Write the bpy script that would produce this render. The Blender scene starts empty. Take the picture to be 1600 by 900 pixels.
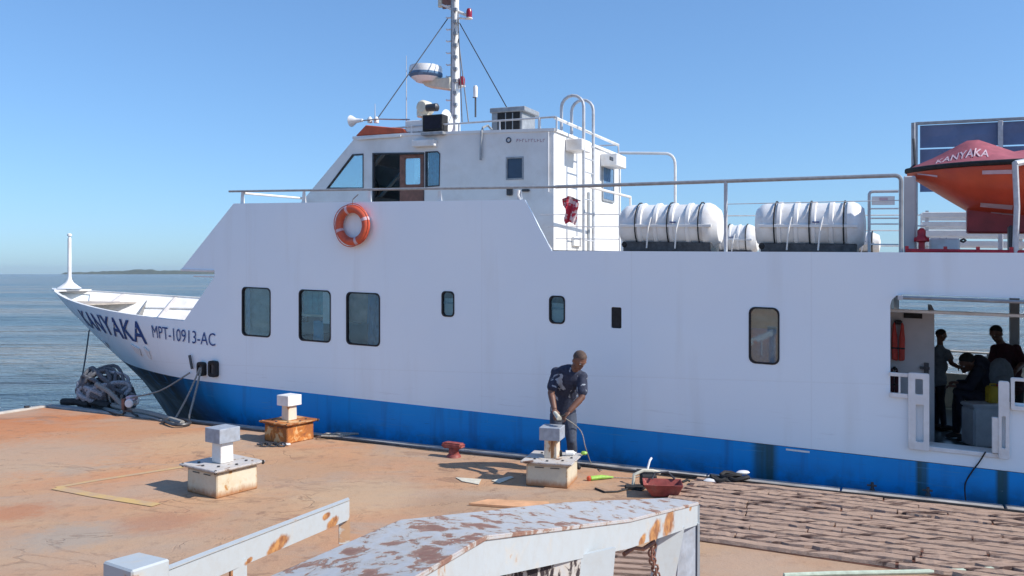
import bpy, bmesh, math, random
from mathutils import Vector, Matrix
from mathutils.geometry import tessellate_polygon, delaunay_2d_cdt
random.seed(7)
R = math.radians
C = bpy.context.scene.collection
# ------------------------------------------------------------------ camera
F, H, HY = 1285.0, 2.7, 428.0          # focal length in photo pixels, eye height, horizon row
cam = bpy.data.cameras.new('camera'); co = bpy.data.objects.new('camera', cam); C.objects.link(co)
co.location = (0, 0, H); co.rotation_euler = (R(90), 0, 0)
cam.sensor_width = 36; cam.lens = 36*F/1600; cam.shift_y = -(450-HY)/1600
cam.clip_start = 0.05; cam.clip_end = 60000
bpy.context.scene.camera = co
# ------------------------------------------------------------------ light
SUN_EL, SUN_AZ = R(40), R(-19)           # azimuth counted from +X towards +Y
sc = bpy.context.scene
wd = bpy.data.worlds.new('World'); sc.world = wd; wd.use_nodes = True
nt = wd.node_tree; nt.nodes.clear()
sky = nt.nodes.new('ShaderNodeTexSky'); sky.sky_type = 'NISHITA'; sky.sun_disc = False
sky.sun_elevation = SUN_EL; sky.sun_rotation = R(90)-SUN_AZ
sky.altitude = 0; sky.air_density = 1.0; sky.dust_density = 0.5; sky.ozone_density = 3.0
bg = nt.nodes.new('ShaderNodeBackground'); bg.inputs[1].default_value = 0.094
ow = nt.nodes.new('ShaderNodeOutputWorld')
tn = nt.nodes.new('ShaderNodeMix'); tn.data_type = 'RGBA'; tn.blend_type = 'MULTIPLY'; tn.inputs[0].default_value = 1
tn.inputs[7].default_value = (.78, 1.15, 1.58, 1)              # the camera's cool, flat tone curve, whole sky alike
gm = nt.nodes.new('ShaderNodeGamma'); gm.inputs[1].default_value = .7
nt.links.new(sky.outputs[0], gm.inputs[0]); nt.links.new(gm.outputs[0], tn.inputs[6]); nt.links.new(tn.outputs[2], bg.inputs[0]); nt.links.new(bg.outputs[0], ow.inputs[0])
sl = bpy.data.lights.new('sun', 'SUN'); so = bpy.data.objects.new('sun', sl); C.objects.link(so)
sl.energy = 2.95; sl.angle = R(0.55); sl.color = (1, .93, .84)
sd = Vector((math.cos(SUN_EL)*math.cos(SUN_AZ), math.cos(SUN_EL)*math.sin(SUN_AZ), math.sin(SUN_EL)))
so.rotation_euler = sd.to_track_quat('Z', 'Y').to_euler()
so.location = (20, 0, 30)
sc.view_settings.view_transform = 'Standard'; sc.view_settings.look = 'None'
sc.view_settings.exposure = 0.93; sc.view_settings.gamma = 1
sc.cycles.max_bounces = 8; sc.cycles.transparent_max_bounces = 12
# ------------------------------------------------------------------ frames
AH = math.atan2(1285, 2619); c_, s_ = math.cos(AH), math.sin(AH)
TRIM = 0.027
def UV(u, v, z): return Vector((c_*u+s_*v, -s_*u+c_*v, z))             # along / across the quay edge
def SH(u, v, w): return UV(u, v, w-TRIM*u)                             # the ship, trimmed by the stern
def ID(x, y, z): return Vector((x, y, z))
def t_(px): return (px-800)/F
def Q(px, py, v):                                                      # photo ray met with a fore-and-aft plane of the ship
    t = t_(px); u = v*(c_*t-s_)/(c_+s_*t); Y = -s_*u+c_*v
    return (u, v, H-(py-HY)/F*Y+TRIM*u)
def TU(px, py, u):                                                     # ... with an athwartships plane
    t = t_(px); v = u*(c_+s_*t)/(c_*t-s_); Y = -s_*u+c_*v
    return (u, v, H-(py-HY)/F*Y+TRIM*u)
def G(px, py, z=0.0):                                                  # ... with the quay
    Y = (H-z)*F/(py-HY); return Vector((t_(px)*Y, Y, z))
def D(px, py, Y): return Vector((t_(px)*Y, Y, H-(py-HY)/F*Y))
def toUV(p): return (c_*p[0]-s_*p[1], s_*p[0]+c_*p[1], p[2])
# ------------------------------------------------------------------ materials
class N:
    def __init__(s, name):
        s.m = bpy.data.materials.new(name); s.m.use_nodes = True; s.t = s.m.node_tree
        s.b = s.t.nodes['Principled BSDF']; s._p = None
    def n(s, typ, **k):
        nd = s.t.nodes.new(typ)
        for a, b in k.items(): setattr(nd, a, b)
        return nd
    def l(s, a, b): s.t.links.new(a, b)
    def pos(s, mode='world'):
        if mode == 'world': return s.n('ShaderNodeNewGeometry').outputs['Position']
        return s.n('ShaderNodeTexCoord').outputs['Object']
    def mapv(s, vec, scale=(1, 1, 1), rot=(0, 0, 0)):
        m = s.n('ShaderNodeMapping'); s.l(vec, m.inputs[0]); m.inputs['Scale'].default_value = scale; m.inputs['Rotation'].default_value = rot
        return m.outputs[0]
    def noise(s, vec, scale, detail=4, rough=.55, dist=0):
        m = s.n('ShaderNodeTexNoise'); s.l(vec, m.inputs['Vector']); m.inputs['Scale'].default_value = scale
        m.inputs['Detail'].default_value = detail; m.inputs['Roughness'].default_value = rough; m.inputs['Distortion'].default_value = dist
        return m.outputs[0]
    def ramp(s, v, a, b, va=0., vb=1.):
        m = s.n('ShaderNodeMapRange'); s.l(v, m.inputs[0]); m.inputs[1].default_value = a; m.inputs[2].default_value = b
        m.inputs[3].default_value = va; m.inputs[4].default_value = vb; return m.outputs[0]
    def math(s, op, a, b=None):
        m = s.n('ShaderNodeMath', operation=op)
        for i, x in enumerate((a, b)):
            if x is None: continue
            if isinstance(x, (int, float)): m.inputs[i].default_value = x
            else: s.l(x, m.inputs[i])
        return m.outputs[0]
    def mix(s, f, a, b):
        m = s.n('ShaderNodeMix', data_type='RGBA')
        for i, x in ((0, f), (6, a), (7, b)):
            if isinstance(x, (int, float)): m.inputs[i].default_value = x
            elif isinstance(x, tuple): m.inputs[i].default_value = (*x, 1)
            else: s.l(x, m.inputs[i])
        return m.outputs[2]
    def dot(s, vec, d):
        m = s.n('ShaderNodeVectorMath', operation='DOT_PRODUCT'); s.l(vec, m.inputs[0]); m.inputs[1].default_value = d; return m.outputs['Value']
    def bump(s, h, st=.3, dist=.01):
        b = s.n('ShaderNodeBump'); b.inputs['Strength'].default_value = st; b.inputs['Distance'].default_value = dist
        s.l(h, b.inputs['Height'])
        if s.b.inputs['Normal'].is_linked: s.l(s.b.inputs['Normal'].links[0].from_socket, b.inputs['Normal'])
        s.l(b.outputs[0], s.b.inputs['Normal'])
    def out(s, col=None, rough=.5, metal=0., spec=.5):
        if isinstance(col, tuple): s.b.inputs['Base Color'].default_value = (*col, 1)
        elif col is not None: s.l(col, s.b.inputs['Base Color'])
        if isinstance(rough, (int, float)): s.b.inputs['Roughness'].default_value = rough
        else: s.l(rough, s.b.inputs['Roughness'])
        s.b.inputs['Metallic'].default_value = metal; s.b.inputs['Specular IOR Level'].default_value = spec
        return s.m
def simple(name, col, rough=.5, var=.12, scale=9, metal=0., spec=.5, bump=.15, dirt=None, damt=.35):
    k = N(name); p = k.pos(); f = k.noise(p, scale, 5)
    dk = tuple(x*(1-var*2) for x in col); lt = tuple(min(1, x*(1+var)) for x in col)
    cc = k.mix(k.ramp(f, .3, .7), dk, lt)
    if dirt: cc = k.mix(k.math('MULTIPLY', k.ramp(k.noise(p, scale*.45, 6, .65), .5, .72), damt), cc, dirt)
    if bump: k.bump(f, bump, .006)
    return k.out(cc, rough, metal, spec)
def rusty(name, base, amount=.55, scale=5., rust=(.50, .20, .05), deep=(.16, .05, .03), stretch=(1, 1, 1), rough=.55, grime=.25, edge=.0, er=.03, ecol=(.50, .24, .08), near=False):
    k = N(name); p = k.mapv(k.pos(), stretch)
    n1 = k.noise(p, scale, 8, .62, .4); n2 = k.noise(p, scale*3.1, 6, .6)
    if near: n1 = k.math('ADD', n1, k.ramp(k.dot(k.pos(), (0, 1, 0)), 3.1, 4.3, .015, -.055))
    f = k.ramp(n1, amount, amount+.035); g = k.ramp(n1, amount+.03, amount+.10)
    halo = k.ramp(n1, amount-.10, amount+.01)
    cc = k.mix(k.math('MULTIPLY', k.ramp(n2, .4, .75), grime), base, tuple(x*.55 for x in base))
    cc = k.mix(k.math('MULTIPLY', halo, .35), cc, (base[0]*.95, base[1]*.75, base[2]*.5))
    rc = k.mix(g, rust, deep); rc = k.mix(k.ramp(n2, .35, .7), rc, tuple(x*.6 for x in rust))
    k.bump(k.math('MULTIPLY', f, -1.), .5, .006); k.bump(n2, .25, .004)
    cc = k.mix(f, cc, rc)
    if edge:
        bv_ = k.n('ShaderNodeBevel', samples=6); bv_.inputs[0].default_value = er
        dd = k.n('ShaderNodeVectorMath', operation='DOT_PRODUCT'); k.l(bv_.outputs[0], dd.inputs[0]); k.l(k.n('ShaderNodeNewGeometry').outputs['True Normal'], dd.inputs[1])
        em = k.ramp(k.math('SUBTRACT', k.math('SUBTRACT', 1., dd.outputs['Value']), k.math('MULTIPLY', k.ramp(n2, .38, .62), .10)), -.01, .05)
        cc = k.mix(k.math('MULTIPLY', em, edge), cc, k.mix(k.ramp(n1, .4, .6), ecol, tuple(x*.45 for x in ecol)))
    return k.out(cc, k.ramp(f, 0, 1, rough, .9))
M = {}
# hull white: faint runs of grime and slightly dished plates
k = N('hull_white'); p = k.pos()
st = k.noise(k.mapv(p, (1.1, 1.1, .12)), 2.2, 5); bl = k.noise(p, .55, 3)
cc = k.mix(k.ramp(bl, .3, .7), (.81, .90, .97), (.86, .94, .985))
cc = k.mix(k.math('MULTIPLY', k.ramp(st, .55, .8), .22), cc, (.55, .52, .46))
uu_ = k.dot(p, (c_, -s_, 0))
seam = k.ramp(k.math('ABSOLUTE', k.math('SUBTRACT', k.math('FRACT', k.math('MULTIPLY', uu_, .41)), .5)), .0, .006)
seam2 = k.ramp(k.math('ABSOLUTE', k.math('SUBTRACT', k.dot(p, (-.027*c_, .027*s_, 1)), 1.32)), .0, .014)
sm_ = k.math('MULTIPLY', seam, seam2)
cc = k.mix(k.math('MULTIPLY', k.math('SUBTRACT', 1., sm_), .10), cc, (.45, .42, .40))
scf = k.noise(k.mapv(p, (.35, .35, 6)), 3.0, 6, .7)
cc = k.mix(k.math('MULTIPLY', k.math('MULTIPLY', k.ramp(scf, .60, .68), k.ramp(k.dot(p, (0, 0, 1)), 1.1, .5)), .35), cc, (.45, .47, .50))
k.bump(k.noise(p, 1.1, 2), .45, .03); k.bump(k.noise(p, 30, 3), .08, .002); k.bump(sm_, .25, .003)
M['white'] = k.out(cc, k.ramp(bl, .3, .7, .34, .5))
k = N('hull_blue'); p = k.pos()
u = k.dot(p, (c_, -s_, 0)); z = k.dot(p, (0, 0, 1))
bl = k.noise(p, .8, 4); st = k.noise(k.mapv(p, (1.4, 1.4, .10)), 3, 5)
cc = k.mix(k.ramp(bl, .3, .7), (.004, .26, .66), (.006, .31, .76))
for (a, b) in ((1176, 1214), (1431, 1450), (1556, 1576)):
    ua, ub = Q(a, 720, 11.35)[0], Q(b, 720, 11.35)[0]; mid, hw = (ua+ub)/2, (ub-ua)/2
    d = k.math('ABSOLUTE', k.math('SUBTRACT', u, mid))
    cc = k.mix(k.math('MULTIPLY', k.ramp(d, hw*1.25, hw*.6), k.ramp(st, .3, .55, .55, .95)), cc, (.03, .085, .085))
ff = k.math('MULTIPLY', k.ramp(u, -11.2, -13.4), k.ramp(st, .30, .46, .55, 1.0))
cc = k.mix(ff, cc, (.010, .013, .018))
ff = k.math('MULTIPLY', k.ramp(st, .56, .72), .5)
cc = k.mix(ff, cc, (.02, .11, .30))
sc_ = k.noise(k.mapv(p, (.5, .5, 9)), 2.4, 6, .7)
cc = k.mix(k.math('MULTIPLY', k.ramp(sc_, .60, .68), .6), cc, (.08, .30, .52))
sc2 = k.noise(k.mapv(p, (.8, .8, 14)), 4.1, 6, .75); cc = k.mix(k.math('MULTIPLY', k.ramp(sc2, .62, .68), .55), cc, (.015, .07, .17))
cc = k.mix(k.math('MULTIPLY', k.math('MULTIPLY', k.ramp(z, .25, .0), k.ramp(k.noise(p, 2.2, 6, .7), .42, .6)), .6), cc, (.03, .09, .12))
cc = k.mix(k.math('MULTIPLY', k.ramp(k.noise(k.mapv(p, (1, 1, 2)), 7, 7, .8), .66, .70), .6), cc, (.35, .45, .55))
k.bump(k.noise(p, 1.3, 2), .3, .02)
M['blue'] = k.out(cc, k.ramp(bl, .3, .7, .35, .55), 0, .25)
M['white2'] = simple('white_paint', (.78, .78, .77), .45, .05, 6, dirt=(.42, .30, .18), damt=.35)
M['wheel_white'] = simple('wheelhouse_white', (.76, .765, .76), .45, .04, 3, dirt=(.48, .42, .34), damt=.3)
M['cream'] = simple('cream_plastic', (.66, .62, .50), .5, .08, 12)
M['rail'] = simple('grey_rail_paint', (.50, .53, .57), .4, .08, 14, dirt=(.3, .22, .15), damt=.4)
M['navy'] = simple('navy_lettering', (.018, .05, .22), .5, .15, 20)
M['gold'] = simple('faded_red_lettering', (.50, .38, .42), .6, .15, 20)
M['black'] = simple('black_rubber', (.018, .018, .02), .75, .3, 15)
M['darkmetal'] = simple('dark_metal', (.07, .072, .08), .45, .2, 15, metal=.4)
M['greymetal'] = simple('grey_metal', (.33, .35, .37), .45, .12, 12, metal=.2)
M['steel_grey'] = simple('grey_cap_paint', (.33, .37, .43), .5, .12, 14, dirt=(.28, .25, .22), damt=.3)
M['jacket_red'] = simple('red_life_jacket', (.50, .045, .03), .6, .12, 14)
M['orange'] = simple('orange_plastic', (.60, .10, .045), .45, .12, 10, dirt=(.35, .12, .06), damt=.4)
M['visor'] = simple('orange_red_paint', (.55, .10, .035), .45, .12, 6)
M['boat'] = simple('rescue_boat_red', (.62, .085, .035), .35, .10, 3, dirt=(.42, .05, .05), damt=.5)
M['boatdark'] = simple('rescue_boat_dark_red', (.28, .025, .03), .45, .15, 5)
M['canopy'] = simple('faded_canopy_cloth', (.36, .09, .12), .85, .12, 8, bump=.4)
M['red'] = simple('red_paint', (.45, .02, .035), .4, .15, 12)
M['redtray'] = simple('dull_red_paint', (.30, .06, .05), .6, .2, 14, dirt=(.3, .2, .15))
M['text_pink'] = simple('pale_lettering', (.62, .45, .50), .7, .08, 10)
M['brown'] = simple('brown_door_frame', (.22, .10, .07), .5, .15, 12)
M['wood'] = simple('fresh_plywood', (.66, .36, .19), .7, .10, 8)
M['teal'] = simple('teal_curtain', (.03, .30, .50), .7, .15, 14)
M['curtain'] = simple('pale_blue_curtain', (.10, .20, .34), .8, .15, 14)
M['shade_olive'] = simple('olive_lining', (.30, .30, .25), .7, .15, 6); M['shade_brown'] = simple('brown_lining', (.42, .30, .25), .7, .2, 6); M['tealblind'] = simple('teal_blind', (.14, .40, .44), .6, .2, 12)
M['bluesheet'] = simple('blue_awning_sheet', (.12, .17, .30), .5, .12, 3, bump=.3)
M['deck'] = simple('green_deck_paint', (.06, .09, .10), .28, .25, 2.5)
M['deckbeige'] = simple('foredeck_paint', (.42, .37, .32), .7, .15, 5)
M['inner'] = simple('interior_lining', (.30, .25, .21), .6, .15, 5)
M['panelgrey'] = simple('grey_bulkhead', (.55, .53, .53), .5, .06, 3)
M['seat'] = simple('dark_seat_fabric', (.045, .035, .04), .8, .2, 14)
M['rope'] = simple('grey_rope', (.30, .29, .27), .9, .25, 60, bump=.8)
M['ropeold'] = simple('old_grey_net', (.13, .135, .15), .95, .3, 40, bump=.8)
M['yellow'] = simple('yellow_plastic', (.55, .38, .03), .5, .1, 12)
M['cooler'] = simple('pale_grey_plastic', (.62, .65, .70), .5, .06, 9)
M['green'] = simple('lime_plastic', (.30, .55, .08), .5, .15, 15)
M['hose'] = simple('pale_green_hose', (.50, .58, .46), .6, .12, 15)
M['navlight'] = simple('red_lamp_glass', (.28, .01, .03), .25, .1, 10)
M['skin'] = simple('dark_skin', (.16, .075, .05), .5, .1, 14, bump=.05)
M['shirt'] = None
M['trouser'] = simple('dark_trousers', (.025, .027, .035), .85, .2, 20)
M['denim'] = simple('faded_denim', (.055, .07, .105), .85, .15, 22)
M['darkcloth'] = simple('navy_cloth', (.012, .014, .028), .85, .2, 20)
M['maroon'] = simple('maroon_cloth', (.06, .010, .016), .85, .2, 20)
M['greycloth'] = simple('grey_cloth', (.16, .18, .20), .85, .12, 20)
M['hair'] = simple('black_hair', (.012, .011, .011), .8, .2, 40, bump=.6)
M['hairgrey'] = simple('cropped_greying_hair', (.10, .065, .052), .85, .3, 60, bump=.6)
k = N('patterned_shirt'); p = k.pos(); f = k.noise(p, 7, 2, .5, 1.0)
M['shirt'] = k.out(k.mix(k.ramp(f, .60, .625), k.mix(k.ramp(k.noise(p, 30, 3), .3, .7), (.012, .017, .04), (.03, .04, .075)), (.30, .34, .40)), .85)
def glassmat(name, tint, fres=1.45, extra=0.04):
    k = N(name); t = k.t; t.nodes.remove(k.b)
    tr = k.n('ShaderNodeBsdfTransparent'); tr.inputs[0].default_value = (*tint, 1)
    gl = k.n('ShaderNodeBsdfGlossy'); gl.inputs['Roughness'].default_value = .03; gl.inputs[0].default_value = (.95, .97, 1, 1)
    fr = k.n('ShaderNodeFresnel'); fr.inputs[0].default_value = fres
    mx = k.n('ShaderNodeMixShader'); ad = k.math('ADD', fr.outputs[0], extra)
    k.l(ad, mx.inputs[0]); k.l(tr.outputs[0], mx.inputs[1]); k.l(gl.outputs[0], mx.inputs[2])
    k.l(mx.outputs[0], t.nodes['Material Output'].inputs[0]); return k.m
M['glass'] = glassmat('tinted_window_glass', (.78, .92, .95), 1.4, .09)
M['glasscyan'] = glassmat('green_wheelhouse_glass', (.55, .92, .95), 1.5, .40)
M['darkpane'] = simple('slate_blue_pane', (.035, .06, .11), .15, .1, 8)
M['lens'] = glassmat('lamp_lens', (.6, .6, .65), 1.5, .1)
def blob(k, p, c0, r, w=.35, sy=1.):
    vs = k.n('ShaderNodeVectorMath', operation='DISTANCE'); k.l(k.mapv(p, (1, sy, 1)), vs.inputs[0]); vs.inputs[1].default_value = (c0[0], c0[1]*sy, c0[2])
    d = k.math('ADD', vs.outputs['Value'], k.math('MULTIPLY', k.math('SUBTRACT', k.noise(p, 9, 6, .65), .5), r*1.6))
    return k.ramp(d, r*(1+w*.2), r*(1-w*.5))
# quay
k = N('quay_concrete'); p = k.pos()
n0 = k.noise(p, .23, 5, .6, .3); n1 = k.noise(k.mapv(p, (.45, 1.1, 1)), .9, 8, .65, .5); n2 = k.noise(p, 5.5, 8, .7); n3 = k.noise(p, 40, 4)
cc = k.mix(k.ramp(n0, .42, .60), (.43, .325, .25), (.55, .31, .185))
cc = k.mix(k.math('MULTIPLY', k.ramp(n1, .44, .68), .75), cc, (.52, .385, .26))
cc = k.mix(k.math('MULTIPLY', k.ramp(k.noise(k.mapv(p, (.5, .9, 1)), 1.7, 7, .6, .8), .56, .66), .6), cc, (.40, .34, .30))
far = k.ramp(k.dot(p, (-.45, .9, 0)), 13.5, 17.5)
cc = k.mix(k.math('MULTIPLY', far, k.ramp(n1, .3, .62, .45, .9)), cc, (.50, .20, .08))
cc = k.mix(k.math('MULTIPLY', k.ramp(n2, .53, .68), .45), cc, (.20, .125, .09))
stn = k.noise(k.mapv(p, (.7, 1.0, 1)), 1.15, 7, .62, 1.6)
cc = k.mix(k.math('MULTIPLY', k.ramp(stn, .60, .63), k.ramp(stn, .68, .63, .35, .75)), cc, (.27, .18, .135))
gp = k.noise(k.mapv(p, (.45, .9, 1)), .42, 6, .6, .5); cc = k.mix(k.math('MULTIPLY', k.ramp(gp, .50, .62), .65), cc, (.43, .375, .33))
cc = k.mix(k.math('MULTIPLY', k.ramp(k.noise(p, .75, 4, .5, .6), .60, .68), .5), cc, (.36, .335, .32))
cc = k.mix(k.math('MULTIPLY', k.ramp(n3, .56, .72), .45), cc, (.30, .22, .17))
vor = k.n('ShaderNodeTexVoronoi', feature='DISTANCE_TO_EDGE'); k.l(k.mapv(k.mix(.12, p, k.n('ShaderNodeTexNoise').outputs[1]), (.42, .42, .0)), vor.inputs['Vector']); vor.inputs['Scale'].default_value = 1.0
for (bx, by, br, bc, ba) in ((110, 838, .50, (.37, .35, .33), .8), (25, 800, .40, (.44, .21, .12), .7), (60, 712, 1.6, (.45, .39, .33), .6), (250, 815, .45, (.40, .22, .15), .6), (205, 672, 1.1, (.50, .30, .18), .5),
    (560, 775, .8, (.55, .44, .32), .5), (700, 790, .5, (.36, .27, .21), .45), (1180, 885, .5, (.46, .37, .31), .6), (300, 690, .9, (.56, .42, .28), .5), (480, 730, .8, (.46, .31, .2), .5)):
    cc = k.mix(k.math('MULTIPLY', blob(k, p, G(bx, by), br, .9), ba), cc, bc)
rdg = k.noise(k.mapv(p, (.8, 1.1, 1)), .9, 5, .55, .8)
rl = k.math('MULTIPLY', k.ramp(k.math('ABSOLUTE', k.math('SUBTRACT', rdg, .5)), .010, .002), k.ramp(n1, .46, .60))
cc = k.mix(k.math('MULTIPLY', rl, .4), cc, (.20, .13, .10)); k.bump(k.math('MULTIPLY', rl, -1.), .5, .012)
n4 = k.noise(p, 90, 3); cc = k.mix(k.math('MULTIPLY', k.ramp(n4, .62, .70), .5), cc, (.62, .52, .42)); cc = k.mix(k.math('MULTIPLY', k.ramp(n4, .36, .30), .5), cc, (.15, .10, .08))
crk = k.math('MULTIPLY', k.ramp(vor.outputs['Distance'], .016, .004), k.ramp(n1, .40, .55))
k.bump(n2, .5, .02); k.bump(n3, .35, .006); pass
tn_ = k.n('ShaderNodeMix', data_type='RGBA', blend_type='MULTIPLY'); tn_.inputs[0].default_value = 1; k.l(cc, tn_.inputs[6]); tn_.inputs[7].default_value = (.92, .81, .70, 1)
M['quay'] = k.out(tn_.outputs[2], .85, 0, .3)
M['edge'] = simple('quay_edge_concrete', (.36, .35, .34), .85, .18, 4, dirt=(.12, .09, .08), damt=.7, bump=.5)
M['edgelight'] = simple('pale_edge_concrete', (.47, .44, .40), .85, .12, 4, dirt=(.30, .15, .08), damt=.5, bump=.5)
k = N('worn_yellow_line'); p = k.pos()
M['yline'] = k.out(k.mix(k.ramp(k.noise(p, 3.2, 8, .75), .42, .56), (.55, .37, .14), (.46, .31, .19)), .8)
k = N('weathered_timber'); p = k.pos(); oi = k.n('ShaderNodeObjectInfo').outputs['Random']
gr = k.noise(k.mapv(p, (2.2, 22, 22), (0, 0, AH)), 2.0, 6, .7); pn = k.noise(k.mapv(p, (1.2, 6, 1), (0, 0, AH)), 1.6, 5, .6)
cc = k.mix(k.ramp(gr, .3, .7), (.28, .185, .14), (.47, .335, .26))
cc = k.mix(k.math('MULTIPLY', oi, .35), cc, (.52, .37, .27))
cc = k.mix(k.ramp(pn, .54, .62), cc, (.10, .06, .048))
k.bump(gr, .8, .02); k.bump(k.math('MULTIPLY', k.ramp(pn, .58, .66), -1.), .5, .02)
M['timber'] = k.out(cc, .88, 0, .25)
# sea
k = N('sea_water'); p = k.pos()
w1 = k.noise(k.mapv(p, (.35, 1.0, 1), (0, 0, .25)), .9, 5, .6, .3); w2 = k.noise(k.mapv(p, (.6, 1.0, 1), (0, 0, -.2)), 3.2, 4, .6); w3 = k.noise(k.mapv(p, (.05, .28, 1), (0, 0, .05)), .16, 4)
cc = k.mix(k.ramp(w3, .42, .58), (.05, .085, .125), (.24, .23, .20))
fm = k.math('MULTIPLY', k.ramp(k.noise(k.mapv(p, (.12, .9, 1), (0, 0, .1)), .55, 6, .7), .62, .68), k.ramp(w3, .45, .6))
cc = k.mix(k.math('MULTIPLY', fm, .6), cc, (.62, .62, .56))
w5 = k.noise(k.mapv(p, (.16, .55, 1), (0, 0, .12)), .8, 4, .55, .4); w6 = k.noise(k.mapv(p, (.04, .14, 1), (0, 0, .05)), .8, 3, .5)
k.bump(w5, 1., 3.0); k.bump(w6, .8, 7.0)
k.bump(w1, 1., .9); k.bump(w2, 1., .26); k.bump(w3, .5, 1.2)
M['sea'] = k.out(cc, k.ramp(w3, .3, .7, .12, .24), 0, .5)
k = N('distant_trees'); p = k.pos()
M['land'] = k.out(k.mix(k.ramp(k.noise(p, .02, 5), .3, .7), (.05, .07, .045), (.09, .10, .06)), .9)
# foreground white rail, badly rusted
M['rail_top'] = rusty('flaking_white_paint_top', (.45, .465, .48), .515, 8.5, rust=(.36, .22, .165), deep=(.22, .105, .08), stretch=(1.4, .8, 1.2), grime=.35, near=True, edge=.8, er=.012, ecol=(.36, .17, .09))
k = N('white_rail_face'); p = k.pos()
n1 = k.noise(p, 3.1, 8, .62, .4); n2 = k.noise(p, 16, 6, .65)
cc = k.mix(k.math('MULTIPLY', k.ramp(n2, .45, .75), .3), (.42, .465, .49), (.36, .34, .30))
def along(P_, Q_, px, dz):
    tt = t_(px); d = Q_-P_; q = (tt*P_.y-P_.x)/(d.x-tt*d.y); return P_+d*q+Vector((0, 0, dz))
RA_, RB_, R1_, R2_ = D(232, 905, 3.6), D(546, 783, 5.6), D(1092, 785, 6.0), D(985, 811, 4.55)
for pt, r in ((along(R1_, R2_, 1046, -.09), .11), (along(R1_, R2_, 1025, -.12), .09), (along(R1_, R2_, 1080, -.03), .03), (along(R1_, R2_, 1005, -.15), .05), (along(RA_, RB_, 436, -.09), .06), (along(RA_, RB_, 424, -.11), .03), (along(RA_, RB_, 520, -.10), .045), (along(RA_, RB_, 510, -.04), .03), (along(RA_, RB_, 388, -.11), .02), (along(RA_, RB_, 300, -.11), .02)):
    cc = k.mix(blob(k, p, pt, r*.75, .5, .30), cc, k.mix(k.ramp(n2, .38, .58), (.50, .25, .09), (.24, .10, .045)))
cc = k.mix(k.ramp(n1, .62, .65), cc, (.30, .14, .08))
cc = k.mix(k.math('MULTIPLY', k.ramp(n1, .56, .67), .35), cc, (.62, .48, .30))
k.bump(n2, .25, .004)
M['rail_face'] = k.out(cc, .5)
M['blotch'] = rusty('holed_rusted_plate', (.46, .46, .46), .50, 13., rust=(.05, .035, .04), deep=(.02, .015, .02), stretch=(1, 1, .7))
M['boll_base'] = rusty('white_base_rusting', (.60, .55, .43), .59, 3.4, rust=(.50, .27, .10), deep=(.30, .13, .05), edge=.9, er=.05)
M['boll_rust'] = rusty('orange_rusted_base', (.62, .40, .20), .44, 3.6, rust=(.62, .22, .045), deep=(.26, .09, .035), edge=.9, er=.04, ecol=(.22, .07, .03))
k = M['boll_base'].node_tree; N_ = N('x'); N_.m = M['boll_base']; N_.t = k; N_.b = k.nodes['Principled BSDF']; src_ = N_.b.inputs['Base Color'].links[0].from_socket; p = N_.pos()
N_.l(N_.mix(N_.math('MULTIPLY', N_.ramp(N_.math('ADD', N_.dot(p, (0, 0, 1)), N_.math('MULTIPLY', N_.noise(N_.mapv(p, (1, 1, .3)), 11, 6, .7), -.16)), .02, -.05), .9), src_, (.34, .15, .06)), N_.b.inputs['Base Color'])
M['boll_lid'] = rusty('grey_lid_rust', (.52, .50, .48), .60, 6., rust=(.20, .10, .07), deep=(.08, .045, .04), edge=.8, er=.02, ecol=(.14, .08, .06))
M['boll_post'] = rusty('white_post_paint', (.70, .69, .67), .66, 4., rust=(.55, .32, .16), edge=.5, er=.015)
M['boll_post_rust'] = rusty('rust_streaked_post', (.68, .60, .50), .585, 3.2, rust=(.52, .25, .10), stretch=(1, 1, .35))
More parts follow.
